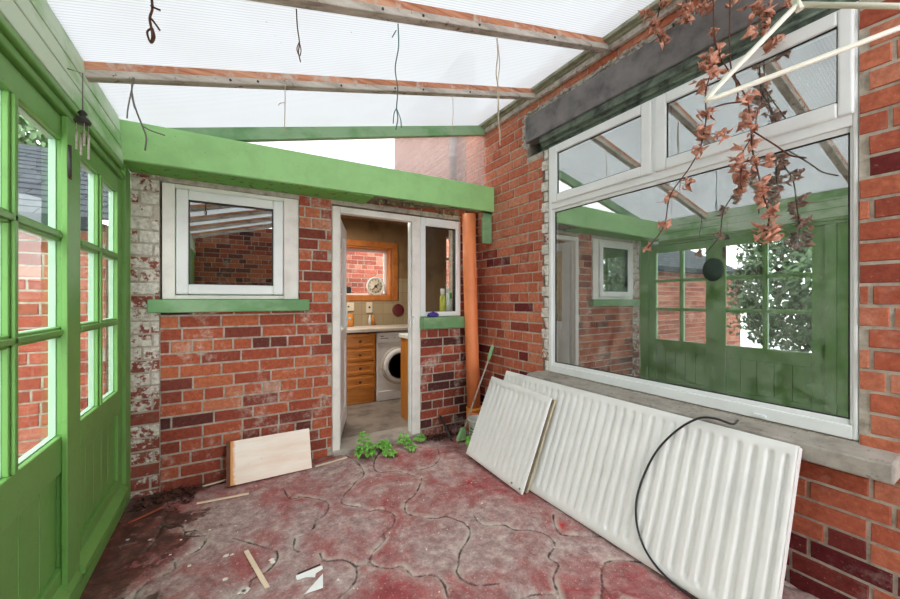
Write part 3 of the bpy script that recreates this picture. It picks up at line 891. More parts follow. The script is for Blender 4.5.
# dim room behind the big window
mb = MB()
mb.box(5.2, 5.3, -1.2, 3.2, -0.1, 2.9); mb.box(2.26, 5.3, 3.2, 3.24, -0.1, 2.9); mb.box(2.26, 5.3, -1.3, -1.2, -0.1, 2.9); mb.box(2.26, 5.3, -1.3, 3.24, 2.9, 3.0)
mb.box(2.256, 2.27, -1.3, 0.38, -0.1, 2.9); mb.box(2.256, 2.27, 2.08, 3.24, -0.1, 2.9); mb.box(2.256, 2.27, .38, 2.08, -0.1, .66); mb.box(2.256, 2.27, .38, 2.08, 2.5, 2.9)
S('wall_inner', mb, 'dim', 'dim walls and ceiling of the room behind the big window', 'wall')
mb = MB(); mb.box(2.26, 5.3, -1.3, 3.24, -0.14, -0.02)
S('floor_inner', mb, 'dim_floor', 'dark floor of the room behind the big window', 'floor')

# ------------------------------------------------------------------ window_2, small window in the back wall
w2 = thing('window_2', (0.02, 3.0, 1.26), 'small square white window in the back wall over a green sill', 'window', None, 'structure')
mb = MB(); mb.frame('y', -0.392, 0.434, 1.252, 2.012, 0.068, 2.985, 3.07, 0.03, 0.028, 0.104); mb.build('window_frame', 'old_white', w2, 0.005)
mb = MB(); mb.frame('y', -0.318, 0.326, 1.284, 1.980, 0.068, 2.965, 3.05); sh = mb.build('sash', 'white_upvc', w2, 0.010, seg=3)
mb = MB(); mb.frame('y', -0.252, 0.260, 1.350, 1.914, 0.007, 2.972, 3.04); mb.build('gasket', 'gasket', sh)
mb = MB(); mb.box(-0.248, 0.256, 2.992, 2.998, 1.354, 1.910); mb.build('pane', 'glass_small', sh)
mb = MB(); mb.box(-0.458, 0.502, 2.925, 3.04, 1.165, 1.250)
S('sill_green', mb, 'green_dull', 'pale green sill under the small square window', 'sill', 0.006)
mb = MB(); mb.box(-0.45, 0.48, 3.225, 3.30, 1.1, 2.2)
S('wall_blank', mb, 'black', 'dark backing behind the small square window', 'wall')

# ------------------------------------------------------------------ kitchen doorway: frame, sidelight, door
df_ = thing('trim_9', (1.1, 3.03, 0.0), 'white plastic frame of the kitchen doorway', 'door frame', None, 'structure')
ya, yb = 2.992, 3.062
mb = MB(); mb.box(0.688, 0.748, ya, yb, 0.0, 2.003); mb.box(0.748, 1.47, ya, yb, 1.952, 2.003)
mb.box(1.388, 1.47, ya, yb, 0.0, 1.952)
mb.build('door_frame', 'old_white', df_, 0.005)
mb = MB(); mb.box(0.748, 0.760, ya + 0.03, yb, 0.05, 1.952); mb.box(1.376, 1.388, ya + 0.03, yb, 0.05, 1.952); mb.build('door_stop', 'white_upvc', df_, 0.003)
mb = MB(); mb.box(1.386, 1.402, ya - 0.006, ya, 1.03, 1.10); mb.build('strike_plate', 'chrome', df_, 0.002)
w3 = thing('window_3', (1.68, 3.02, 1.10), 'narrow white sidelight window between the doorway and the orange pipe', 'window', None, 'structure')
mb = MB(); mb.frame('y', 1.471, 1.905, 1.092, 2.003, 0.054, ya, yb, 0.075, 0.045); mb.build('window_frame', 'white_upvc', w3, 0.006)
mb = MB(); mb.frame('y', 1.523, 1.853, 1.135, 1.930, 0.006, ya + .012, yb - .01); mb.build('gasket', 'gasket', w3)
mb = MB(); mb.box(1.527, 1.849, 3.022, 3.028, 1.139, 1.926); mb.build('pane', 'glass', w3)
mb = MB(); mb.box(1.462, 1.905, 2.915, 3.05, 0.985, 1.088)
S('sill_sidelight', mb, 'green_dull', 'small green sill under the sidelight window', 'sill', 0.005)
mb = MB(); mb.box(0.69, 1.47, 2.97, 3.24, -0.02, 0.035)
S('sill_threshold', mb, 'concrete', 'concrete threshold of the kitchen doorway', 'threshold', 0.012)
# kitchen door, open inwards
hx, hy = V((0.764, 3.066, 0)), None
dd_ = V((1.022 - 0.764, 3.80 - 3.066, 0)).normalized(); dn = V((dd_.y, -dd_.x, 0))
dk = thing('door_5', (0.764, 3.066, 0.06), 'white glazed kitchen door standing open into the kitchen', 'door', None, 'structure')


def dbox(mb, a0, a1, z0, z1, n0, n1):
    P = lambda a, n, z: V((0.764, 3.066, z)) + dd_ * a + dn * n
    mb.hexa([P(a0, n0, z0), P(a1, n0, z0), P(a1, n1, z0), P(a0, n1, z0), P(a0, n0, z1), P(a1, n0, z1), P(a1, n1, z1), P(a0, n1, z1)])


mb = MB()
for a0, a1, z0, z1 in ((0, .10, .055, 1.945), (.62, .72, .055, 1.945), (.10, .62, 1.845, 1.945), (.10, .62, .055, .20), (.10, .62, .86, .98)): dbox(mb, a0, a1, z0, z1, -0.045, 0)
mb.build('frame', 'white_upvc', dk, 0.005)
mb = MB(); dbox(mb, .10, .62, .20, .86, -0.035, -0.012); mb.build('panel', 'white_upvc', dk, 0.003)
mb = MB(); dbox(mb, .10, .62, .98, 1.845, -0.026, -0.020); mb.build('pane', 'glass', dk)
mb = MB(); dbox(mb, .655, .690, .95, 1.17, 0.0, 0.010); dbox(mb, .57, .685, 1.045, 1.065, 0.035, 0.05); dbox(mb, .665, .685, 1.045, 1.065, 0.01, 0.04)
mb.build('handle', 'white_paint', dk, 0.004)

# ------------------------------------------------------------------ kitchen room
KF = 0.0
mb = MB(); mb.box(-0.1, 3.3, 3.22, 5.0, -0.08, KF + 0.004)
S('floor_kitchen', mb, 'kfloor', 'grey kitchen floor beyond the doorway', 'floor')
mb = MB(); mb.box(-0.1, 3.4, 3.20, 5.1, 2.32, 2.40)
S('ceiling_kitchen', mb, 'kwall', 'kitchen ceiling beyond the doorway', 'ceiling')
wx0, wx1, wz0, wz1 = 1.10, 1.93, 1.28, 1.97
mb = MB()
for x0, x1, z0, z1 in ((-0.1, wx0, 0, 2.32), (wx1, 2.36, 0, 2.32), (wx0, wx1, 0, wz0), (wx0, wx1, wz1, 2.32), (2.36, 2.82, 0, 2.32), (2.82, 3.2, 0, 1.05), (2.82, 3.2, 2.22, 2.32), (3.2, 3.3, 0, 2.32)):
    mb.box(x0, x1, 4.85, 5.05, z0, z1)
S('wall_far', mb, 'kwall', 'tan far wall of the kitchen with a pine-framed window', 'wall')
mb = MB(); mb.box(0.4, 2.35, 4.838, 4.849, 0.90, 1.235); mb.box(2.04, 2.35, 4.838, 4.849, 1.235, 1.55)
S('trim_10', mb, 'tiles', 'beige tiles above the kitchen worktop', 'tiles')
mb = MB(); mb.box(-0.2, -0.1, 3.22, 5.05, 0, 2.32)
S('wall_kitchen_left', mb, 'kwall', 'left side wall of the kitchen, hidden behind brick', 'wall')
mb = MB(); mb.box(3.3, 3.4, 3.26, 5.05, 0, 2.32); mb.box(2.26, 3.3, 3.26, 3.30, 0, 2.32)
S('wall_kitchen_right', mb, 'kwall', 'right side wall of the kitchen beyond the sidelight', 'wall')
kw = thing('window_5', (1.5, 4.85, 1.25), 'varnished pine kitchen window looking onto pale red brick', 'window', None, 'structure')
mb = MB(); mb.frame('y', 1.03, 2.015, 1.235, 2.045, 0.075, 4.825, 4.849); mb.build('architrave', 'pine', kw, 0.004)
mb = MB(); mb.frame('y', wx0 + .002, wx1 - .002, wz0 + .002, wz1 - .002, 0.018, 4.85, 5.0); mb.build('lining', 'pine', kw)
mb = MB(); mb.frame('y', wx0 + .02, wx1 - .02, wz0 + .02, wz1 - .02, 0.035, 4.99, 5.045); mb.build('window_frame', 'white_upvc', kw, 0.003)
mb = MB(); mb.box(wx0 + .054, wx1 - .054, 5.01, 5.014, wz0 + .054, wz1 - .054); mb.build('pane', 'glass', kw)
w6 = thing('window_6', (3.0, 4.9, 1.05), 'white kitchen window added for the bright reflection strip in the sidelight', 'window', None, 'structure')  # window put in to give a bright strip that reads as a reflection
mb = MB(); mb.frame('y', 2.822, 3.198, 1.052, 2.218, 0.025, 4.88, 4.93); mb.box(2.847, 3.173, 4.88, 4.93, 1.86, 1.90); mb.build('window_frame', 'white_upvc', w6, 0.003)
mb = MB(); mb.box(2.847, 3.173, 4.905, 4.909, 1.077, 2.193); mb.build('pane', 'glass', w6)
# neighbour outside the kitchen window
brick_wall('wall_neighbour', (0, 6.6, 0), (1, 0, 0), (0, -1, 0), -0.5, 4.6, -0.1, 3.4, [(1.15, 1.62, 1.62, 2.6)], ['mortar', 'brick_yard', 'brick_white'],
           'pale brick neighbouring wall outside the kitchen window', 0.2, None, None, 31)
w7 = thing('window_7', (1.4, 6.6, 1.6), 'white-silled window in the neighbouring wall beyond the kitchen window', 'window', None, 'structure')
mb = MB(); mb.frame('y', 1.15, 1.62, 1.62, 2.6, 0.05, 6.63, 6.70); mb.box(1.37, 1.40, 6.63, 6.70, 1.67, 2.55); mb.build('window_frame', 'white_upvc', w7)
mb = MB(); mb.box(1.2, 1.57, 6.66, 6.664, 1.67, 2.55); mb.build('pane', 'glass_small', w7)
mb = MB(); mb.box(1.08, 1.69, 6.50, 6.66, 1.55, 1.62); mb.build('sill', 'white_paint', w7, 0.004)
mb = MB(); mb.box(0.9, 2.0, 5.7, 6.3, -0.1, 1.30); mb.prism([(0.85, 5.65, 1.301), (2.05, 5.65, 1.301), (2.05, 6.35, 1.301), (0.85, 6.35, 1.301)], (0, 0, 0.03))
tag(mb.build('store_box', 'slate', None, 0.01, loc=(1.45, 6.0, -0.1)), 'low blue-grey store box outside the kitchen window', 'store')
mb = MB(); mb.box(1.36, 1.62, 5.75, 6.0, 1.333, 1.45)
tag(mb.build('crate', 'black', None, 0.02, loc=(1.5, 5.87, 1.345)), 'small dark crate on the blue-grey store outside the kitchen window', 'crate')

# drawer unit
du = thing('drawer_unit', (1.2, 4.27, 0), 'orange oak kitchen drawer unit left of the washing machine', 'drawer unit')
mb = MB(); mb.box(0.9, 1.492, 4.29, 4.82, 0.18, 0.84); mb.build('body', 'oak_v', du, 0.002)
mb = MB(); mb.box(0.9, 1.492, 4.30, 4.80, 0.006, 0.178); mb.build('plinth', 'oak', du, 0.002)
for k in range(4):
    z0 = 0.193 + 0.161 * k
    mb = MB(); mb.box(0.91, 1.488, 4.268, 4.289, z0, z0 + 0.154); d_ = mb.build('drawer', 'oak', du, 0.004)
    mb = MB(); mb.frame('y', 0.935, 1.463, z0 + .022, z0 + .132, 0.020, 4.258, 4.268); mb.build('moulding', 'oak', d_, 0.004)
    mb = MB(); mb.lathe((1.30, 4.258, z0 + 0.077), [(0.006, 0.01), (0.006, -0.003), (0.016, -0.008), (0.014, -0.016), (0.0, -0.018)], 'y', 14); mb.build('knob', 'knob', d_)
mb = MB(); mb.box(0.4, 2.62, 4.235, 4.836, 0.86, 0.90)
tag(mb.build('worktop', 'worktop', None, 0.006, loc=(1.5, 4.5, 0.86)), 'pale kitchen worktop over the drawers and washing machine', 'worktop')
for o_x in (0.62,):
    mb = MB(); mb.box(0.42, 0.89, 4.29, 4.82, 0.006, 0.858)
    tag(mb.build('kitchen_cupboard', 'oak_v', None, 0.003, loc=(0.65, 4.55, 0.006)), 'orange oak cupboard hidden behind the open kitchen door', 'cupboard')
# washing machine
wm_ = thing('washing_machine', (1.8, 4.3, 0), 'white front-loading washing machine under the worktop', 'washing machine')
mb = MB(); mb.box(1.508, 2.10, 4.27, 4.80, 0.006, 0.845); mb.build('body', 'appliance', wm_, 0.010)
mb = MB(); mb.box(1.512, 2.096, 4.256, 4.270, 0.715, 0.838); cp = mb.build('control_panel', 'appliance', wm_, 0.006)
mb = MB(); mb.box(1.53, 1.69, 4.252, 4.256, 0.735, 0.825); mb.build('detergent_drawer', 'appliance', cp, 0.003)
mb = MB()
mb.box(1.552, 1.588, 4.2505, 4.252, 0.795, 0.803)
for k in range(9): mb.box(1.552 + .0115 * k, 1.561 + .0115 * k, 4.2505, 4.252, 0.770, 0.778)
tag(mb.build('marking', 'black', cp), 'tiny dark unreadable print')
for k, x in enumerate((1.74, 1.78, 1.82, 1.86)):
    mb = MB(); mb.lathe((x, 4.252, 0.775), [(0.008, 0.004), (0.008, -0.004), (0, -0.004)], 'y', 10); mb.build('button', 'worktop', cp)
mb = MB(); mb.lathe((2.0, 4.252, 0.775), [(0.028, 0.004), (0.026, -0.016), (0.0, -0.016)], 'y', 20); mb.build('knob', 'appliance', cp)
mb = MB(); mb.lathe((1.80, 4.262, 0.425), [(0.235, 0.008), (0.235, -0.004), (0.222, -0.006), (0.150, -0.006)], 'y', 40); mb.build('seal_ring', 'worktop', wm_)
mb = MB(); mb.lathe((1.80, 4.255, 0.425), [(0.215, 0.0), (0.205, -0.018), (0.160, -0.026), (0.150, -0.020)], 'y', 40); dr = mb.build('door', 'appliance', wm_)
mb = MB(); mb.lathe((1.80, 4.242, 0.425), [(0.140, -0.012), (0.152, -0.006), (0.10, 0.008), (0.0, 0.012)], 'y', 36); mb.build('glass', 'black', dr)
mb = MB(); mb.lathe((1.80, 4.236, 0.425), [(0.160, -0.010), (0.160, -0.004), (0.146, -0.004), (0.146, -0.010)], 'y', 36); mb.build('rim', 'dark_metal', dr)
mb = MB(); mb.box(1.515, 2.093, 4.258, 4.270, 0.012, 0.125); mb.build('kick_plate', 'appliance', wm_, 0.004)
# cabinet with end panel beside the doorway
cb = thing('base_cabinet', (1.85, 3.42, 0), 'orange base cabinet with a white top just inside the doorway', 'cabinet')
mb = MB(); mb.box(1.536, 2.20, 3.27, 3.60, 0.006, 0.848); mb.build('body', 'oak_v', cb, 0.003)
mb = MB(); mb.box(1.522, 2.22, 3.262, 3.63, 0.849, 0.888); mb.build('countertop', 'white_paint', cb, 0.005)
# clock on the kitchen sill
ck = thing('clock', (1.712, 4.89, 1.31), 'round white clock standing in the kitchen window', 'clock')
mb = MB(); mb.lathe((1.712, 4.90, 1.435), [(0.126, 0.012), (0.130, 0.0), (0.122, -0.016), (0.104, -0.012), (0.104, 0.0)], 'y', 36); mb.build('rim', 'white_paint', ck)
mb = MB(); mb.lathe((1.712, 4.90, 1.435), [(0.106, 0.010), (0.106, -0.004), (0.0, -0.004)], 'y', 36); fc = mb.build('dial', 'cream', ck)
for k in range(12):
    mb = MB(); a = k * math.pi / 6
    c_ = V((1.712 + math.sin(a) * .085, 4.893, 1.435 + math.cos(a) * .085)); r1 = V((math.sin(a), 0, math.cos(a)))
    mb.tube([c_ - r1 * .010, c_ + r1 * .010], 0.004, 5); mb.build('hour_mark', 'knob', fc)
mb = MB()
for a, L in ((0.9, .055), (3.9, .07), (2.4, .04)):
    mb.tube([(1.712, 4.891, 1.435), (1.712 + math.sin(a) * L, 4.891, 1.435 + math.cos(a) * L)], 0.006, 6)
mb.lathe((1.712, 4.891, 1.435), [(0.018, 0.004), (0.018, -0.004), (0, -0.004)], 'y', 14)
mb.build('hands', 'knob', fc)
# maroon disc hung on the tiles
mb = MB(); mb.lathe((2.022, 4.832, 1.10), [(0.0, 0.004), (0.086, 0.004), (0.088, -0.006), (0.070, -0.012), (0.0, -0.010)], 'y', 32)
tag(mb.build('hanging_trivet', 'maroon', None, loc=(2.022, 4.832, 1.02)), 'round maroon mat hung on the kitchen tiles', 'trivet')
# sockets
for k, (x, w, h, z, lab) in enumerate(((1.60, 0.085, 0.145, 1.07, 'tall beige socket plate on the kitchen tiles under the clock'), (1.315, 0.15, 0.11, 1.10, 'wide beige switch plate on the kitchen tiles beside the open door'))):
    so = thing('wall_socket', (x, 4.836, z), lab, 'socket')
    mb = MB(); mb.box(x - w / 2, x + w / 2, 4.822, 4.837, z, z + h); mb.build('plate', 'cream', so, 0.003)
    mb = MB(); mb.box(x - .012, x + .012, 4.816, 4.822, z + h * .42, z + h * .6); mb.build('switch', 'knob', so, 0.002)
for k, (x, lab) in enumerate(((1.585, 'slim white bottle on the worktop under the tall socket'), (1.63, 'slim tan bottle on the worktop under the tall socket'))):
    mb = MB(); mb.lathe((x, 4.76, 0.902), [(0.0, 0), (0.019, 0), (0.020, .09), (0.010, .115), (0.009, .14), (0, .14)], 'z', 16)
    tag(mb.build('bottle', ['bottle_white', 'oak'][k], None, loc=(x, 4.76, 0.902)), lab, 'bottle', 'bottles on the kitchen worktop')
mb = MB(); mb.lathe((1.30, 4.72, 0.902), [(0, 0), (0.052, 0), (0.055, .01), (0.055, .15), (0.05, .16), (0, .16)], 'z', 24)
tag(mb.build('canister', 'oak', None, loc=(1.30, 4.72, 0.902)), 'brown canister on the worktop beside the open kitchen door', 'canister')
# bottles on the inside ledge of the sidelight
mb = MB(); mb.box(1.48, 1.90, 3.064, 3.22, 1.06, 1.098)
S('sill_inner', mb, 'white_paint', 'white inside ledge of the sidelight window', 'sill', 0.003)
for x, r1, h, m_, cap, lab in ((1.775, .028, .20, 'bottle_yellow', 'bottle_white', 'yellow-green bottle on the inside ledge of the sidelight'), (1.833, .017, .22, 'bottle_white', 'bottle_white', 'slim white tube on the sidelight ledge between two bottles'), (1.868, .016, .16, 'bottle_white', 'bottle_green', 'white bottle with a big green cap on the sidelight ledge')):
    b = thing('bottle', (x, 3.12, 1.10), lab, 'bottle', 'bottles behind the sidelight')
    mb = MB(); mb.lathe((x, 3.12, 1.099), [(0, 0), (r1, 0), (r1, h * .82), (r1 * .6, h), (0, h)], 'z', 20); mb.build('body', m_, b)
    mb = MB(); mb.lathe((x, 3.12, 1.099), [(r1 * .75, h + .0005), (r1 * .75, h + .05), (r1 * .6, h + .058), (0, h + .058)], 'z', 18); mb.build('lid', cap, b)
# purple cloth on the green sill
mb = MB()
bmesh.ops.create_icosphere(mb.bm, subdivisions=3, radius=1.0)
for v in mb.bm.verts:
    n = noise.noise(v.co * 2.2) * .35 + noise.noise(v.co * 5) * .15
    v.co = V((1.585 + v.co.x * .052 * (1 + n), 2.955 + v.co.y * .028 * (1 + n), max(1.0885, 1.108 + v.co.z * .028 * (1 + n))))
for f in mb.bm.faces: f.smooth = True
tag(mb.build('cloth', 'purple', None, loc=(1.585, 2.955, 1.0885)), 'crumpled purple cloth on the small green sill', 'cloth')

# grey downpipe beyond the gable
mb = MB(); mb.tube([(2.035, 3.34, 2.35), (2.035, 3.34, 3.6)], 0.042, 16)
for z in (2.75, 3.3): mb.lathe((2.035, 3.34, z), [(0.043, 0), (0.050, 0), (0.050, .05), (0.043, .05)], 'z', 16)
tag(mb.build('downpipe', 'grey_pipe', None, loc=(2.035, 3.34, 2.35)), 'grey downpipe on the haze-tinted wall seen through the gable sheet', 'downpipe', None, 'structure')
# orange soil pipe
op = thing('drainpipe', (1.985, 2.88, 0), 'fat orange plastic drainpipe in the corner beside the sidelight', 'drainpipe', None, 'structure')
mb = MB(); mb.tube([(1.935, 2.895, 2.06), (1.942, 2.893, 1.6), (1.965, 2.887, 0.8), (1.985, 2.88, 0.20)], 0.064, 24); mb.build('pipe', 'orange', op)
mb = MB(); mb.tube([(1.985, 2.88, 0.2), (1.988, 2.88, 0.0)], 0.074, 24); mb.build('socket', 'orange', op)
mb = MB(); mb.tube([(1.9845, 2.88, 0.225), (1.9855, 2.88, 0.195)], 0.077, 24); tag(mb.build('collar', 'yellow_ring', op), 'yellow-orange ring at the foot of the pipe')

# ------------------------------------------------------------------ radiators leaning on the right wall
def radiator(name, B, H, A, n_, width, height, pitch, label, back=False):
    """B bottom corner of the front face, H up the panel, A along it, n_ out of it (unit vectors)"""
    t_ = thing(name, (B.x, B.y + width / 2, 0), label, 'radiator', 'old radiators leaning on the house wall')
    P = lambda a, h, n: B + A * a + H * h + n_ * n
    cols = int(width / pitch) * 10
    hs = [0, .004, .03, .040, .048, .056, .066, .08, height * .25, height * .5, height * .75, height - .08, height - .066, height - .056, height - .048, height - .040, height - .03, height - .004, height]
    sm = lambda x: max(0, min(1, x)) ** 2 * (3 - 2 * max(0, min(1, x)))
    mb = MB(); grid = []
    N_ = int((width - 0.05) / pitch)
    off = (width - N_ * pitch) / 2
    for i in range(cols + 1):
        a = width * i / cols
        ph = (a - off) / pitch
        g = 0.0
        if -0.02 < ph < N_ + 0.02:
            f = abs(ph - round(ph))             # 0 at a groove's centre
            g = 1 - sm((f - 0.10) / 0.16)
        col = []
        for h in hs:
            win = sm((min(h, height - h) - 0.036) / 0.028)
            e = min(a, width - a, h, height - h)
            edge = -0.005 * (1 - sm(e / 0.006)) if e < 0.006 else 0
            col.append(mb.bm.verts.new(P(a, h, -0.011 * g * win + edge)))
        grid.append(col)
    for c0, c1 in zip(grid, grid[1:]):
        for k in range(len(hs) - 1):
            f = mb.bm.faces.new((c0[k], c1[k], c1[k + 1], c0[k + 1])); f.smooth = True
    # rim and back of the pressed panel
    q = [P(0, 0, -.005), P(width, 0, -.005), P(width, height, -.005), P(0, height, -.005)]
    r_ = [p - n_ * 0.014 for p in q]
    va = [mb.bm.verts.new(p) for p in q]; vb = [mb.bm.verts.new(p) for p in r_]
    for i in range(4): mb.bm.faces.new((va[i], va[(i + 1) % 4], vb[(i + 1) % 4], vb[i]))
    mb.bm.faces.new(vb)
    mb.build('front_panel', 'radiator', t_)

    def blk(a0, a1, h0, h1, n0, n1, nm, m_, bev=0.002):
        mb = MB(); mb.hexa([P(a0, h0, n0), P(a1, h0, n0), P(a1, h1, n0), P(a0, h1, n0), P(a0, h0, n1), P(a1, h0, n1), P(a1, h1, n1), P(a0, h1, n1)]); return mb.build(nm, m_, t_, bev)
    if back:
        blk(0.012, width - .004, 0.006, height - .006, -0.076, -0.060, 'back_panel', 'radiator_back', 0.004)
        blk(0.03, width - .03, 0.02, height - .03, -0.060, -0.020, 'fins', 'dark_metal')
        blk(0.0, width, height - .012, height - .004, -0.060, -0.0195, 'top_strip', 'radiator_back')
        for a in (0.035, width - 0.035):
            mb = MB(); mb.tube([P(a, 0.02, -0.040), P(a, -0.010, -0.040)], 0.011, 10); mb.build('valve_tail', 'dark_metal', t_)
    else:
        blk(-0.004, -0.0005, 0.004, height - .004, -0.034, -0.003, 'end_panel', 'radiator', 0.001)
        blk(0.05, width - .05, 0.06, 0.10, -0.030, -0.0195, 'rear_strip', 'radiator_back')
        for a in (0.03, width - .03):
            mb = MB(); mb.tube([P(a, 0.028, -0.0195), P(a, 0.028, -0.032)], 0.012, 10); mb.build('valve_tail', 'dark_metal', t_)
    for a in (0.022, 0.10): mb = MB(); mb.tube([P(a, 0.026, -0.001), P(a, 0.026, 0.003)], 0.007, 10); mb.build('plug', 'chrome', t_)
    return t_


A_ = V((0, 1, 0))
Hb = V((1.925 - 1.655, 0, 0.655)).normalized(); nb = V((-Hb.z, 0, Hb.x))
radiator('radiator', V((1.655, 0.535, 0.012)), Hb, A_, nb, 1.80, 0.712, 0.0545, 'long white ribbed radiator leaning under the big window, behind the smaller one')
Hs = V((1.808 - 1.570, 0, 0.592)).normalized(); ns = V((-Hs.z, 0, Hs.x))
rot = Matrix.Rotation(R(2.2), 3, ns)
As_, Hs_ = rot @ A_, rot @ Hs
B0 = V((1.570, 1.757, 0.014))
if As_.z < 0: As_, Hs_ = Matrix.Rotation(R(-2.2), 3, ns) @ A_, Matrix.Rotation(R(-2.2), 3, ns) @ Hs
radiator('radiator', B0, Hs_, As_, ns, 0.655, 0.635, 0.0545, 'small double radiator with yellowed back leaning in front of the long one', True)
# cable lying over the long radiator
mb = MB()


def rad_at(u, v, n=0.008):       # survey: photo pixel -> point n above the long radiator's face
    o, p = (u - 450) / F_, (299.5 - v) / F_
    d = V((SN + CS * o, CS - SN * o, p)); c0 = V((0, 0, 1.25))
    return c0 + d * ((V((1.655, 1, 0.012)) + nb * n - c0).dot(nb) / d.dot(nb))


cab = [V((1.985, 0.76, 0.697)), rad_at(732, 424, .03), rad_at(715, 418.5, .035), rad_at(698, 418.5, .03), rad_at(676, 431, .014)] + [rad_at(*q) for q in ((656, 452), (642, 480), (636, 505), (638, 530), (647, 553), (664, 575))] + [rad_at(692, 598, .012), rad_at(712, 612, .02), V((1.56, 0.64, 0.008))]
mb.tube(smooth_path(cab, 8), 0.0052, 8)
tag(mb.build('cable', 'cable', None, loc=(1.7, 1.0, 0.0)), 'black cable looped over the front of the long radiator', 'cable')

# ------------------------------------------------------------------ tub, brush and stick in the corner
tb = thing('tub', (1.842, 2.60, 0), 'white plastic tub with green marks in the corner beside the small radiator', 'tub')
mb = MB(); mb.lathe((1.842, 2.60, 0.004), [(0.0, 0), (0.074, 0), (0.078, .006), (0.092, .20), (0.098, .202), (0.098, .212), (0.088, .212), (0.074, .012), (0.0, .012)], 'z', 32); mb.build('body', 'tub', tb)
mb = MB()
for z in (0.10, 0.125, 0.15):
    pts = [(1.842 + math.cos(a) * (.0795 + z * .07), 2.60 + math.sin(a) * (.0795 + z * .07), z + .006 * math.sin(a * 5)) for a in [math.pi + i * .12 for i in range(0, 14)]]
    mb.tube(pts, 0.005, 5)
mb.build('print', 'bottle_green', tb)
bh = thing('brush', (1.75, 2.71, 0), 'long thin brush handle with a pale green grip leaning in the corner', 'brush')
mb = MB(); mb.tube([(1.765, 2.715, 0.10), (2.06, 2.745, 0.70)], 0.0075, 10); mb.build('handle', 'rafter', bh)
mb = MB(); mb.tube([(2.055, 2.746, 0.685), (2.062, 2.745, 0.705), (2.096, 2.738, 0.81), (2.1, 2.737, 0.822)], [0.010, 0.017, 0.015, 0.008], 12); mb.build('grip', 'green_grip', bh)
mb = MB(); mb.hexa([V((1.685, 2.690, 0.012)), V((1.775, 2.690, 0.012)), V((1.775, 2.735, 0.012)), V((1.685, 2.735, 0.012)), V((1.735, 2.702, 0.12)), V((1.775, 2.702, 0.12)), V((1.775, 2.728, 0.12)), V((1.735, 2.728, 0.12))]); mb.build('head', 'green_grip', bh, 0.006)
mb = MB(); mb.tube([(1.655, 2.75, 0.012), (1.66, 2.86, 0.09), (1.665, 2.965, 0.165)], 0.011, 8)
tag(mb.build('stick', 'dark_metal', None, loc=(1.655, 2.75, 0)), 'short dark rod leaning on the brickwork under the sidelight', 'rod')
# crumpled green rag by the tub
mb = MB(); bmesh.ops.create_icosphere(mb.bm, subdivisions=3, radius=1.0)
for v in mb.bm.verts:
    n = noise.noise(v.co * 2.4) * .4
    v.co = V((1.722 + v.co.x * .026 * (1 + n), 2.575 + v.co.y * .03 * (1 + n), max(.004, .045 + v.co.z * .045 * (1 + n))))
for f in mb.bm.faces: f.smooth = True
tag(mb.build('rag', 'leaf', None, loc=(1.722, 2.575, 0.004)), 'crumpled green rag on the floor against the white tub', 'rag')

# ------------------------------------------------------------------ board leaning on the back wall
bd = thing('board', (0.24, 2.84, 0), 'pale plywood board leaning on the back wall, brown along its left edge', 'board')
u_ = V((0, 0.112, 0.262)).normalized(); nn = V((0, -u_.z, u_.y))
P_ = lambda x, h, n: V((x, 2.842, 0.004)) + u_ * h + nn * n
mb = MB(); mb.hexa([P_(-.012, 0, 0), P_(.504, 0, 0), P_(.504, .283, 0), P_(-.012, .283, 0), P_(-.012, 0, .008), P_(.504, 0, .008), P_(.504, .283, .008), P_(-.012, .283, .008)])
mb.build('face', 'ply', bd, 0.0015)
mb = MB(); mb.hexa([P_(-.036, 0, -.022), P_(-.0125, 0, -.022), P_(-.0125, .283, -.022), P_(-.036, .283, -.022), P_(-.036, 0, .008), P_(-.0125, 0, .008), P_(-.0125, .283, .008), P_(-.036, .283, .008)])
mb.hexa([P_(-.012, .262, -.022), P_(.504, .262, -.022), P_(.504, .2829, -.022), P_(-.012, .2829, -.022), P_(-.012, .262, -.0005), P_(.504, .262, -.0005), P_(.504, .2829, -.0005), P_(-.012, .2829, -.0005)])
mb.build('edge_batten', 'ply_edge', bd, 0.002)

# ------------------------------------------------------------------ floor litter
def stick(p, q, w, h, mat, label, name='wood_strip', z=0.002):
    p, q = V((*p, z)), V((*q, z)); d = (q - p).normalized(); s_ = V((-d.y, d.x, 0)) * w / 2; u = V((0, 0, h))
    mb = MB(); mb.hexa([p - s_, q - s_, q + s_, p + s_, p - s_ + u, q - s_ + u, q + s_ + u, p + s_ + u])
    return tag(mb.build(name, mat, None, 0.001, loc=(p + q) / 2), label, 'wood strip', 'loose strips on the floor')


stick((0.058, 2.070), (0.130, 1.755), 0.020, 0.006, 'stick', 'pale flat wood strip lying alone in the middle of the floor')
stick((-0.187, 2.705), (0.090, 2.672), 0.018, 0.006, 'stick', 'long pale wood strip in front of the plywood board')
stick((0.53, 2.850), (0.775, 2.885), 0.014, 0.008, 'stick', 'thin pale strip between the plywood board and the doorway, nearer the viewer')
stick((0.535, 2.905), (0.70, 2.945), 0.012, 0.008, 'red_stick', 'thin brown strip against the brick right of the plywood board')
stick((-0.17, 2.93), (-0.035, 2.955), 0.014, 0.007, 'stick', 'pale strip on the floor along the wall left of the plywood board')
stick((-0.50, 2.66), (-0.36, 2.76), 0.014, 0.008, 'red_stick', 'orange-brown stick on the dark damp floor by the green doors')


def paper(pts, label, name='paper_scrap'):
    mb = MB(); mb.prism([(x, y, 0.003 + z) for x, y, z in pts], (0, 0, 0.0012))
    c = sum((V((x, y, 0)) for x, y, _ in pts), V()) / len(pts)
    return tag(mb.build(name, 'paper', None, loc=(c.x, c.y, 0)), label, 'paper scrap', 'torn paper on the floor')


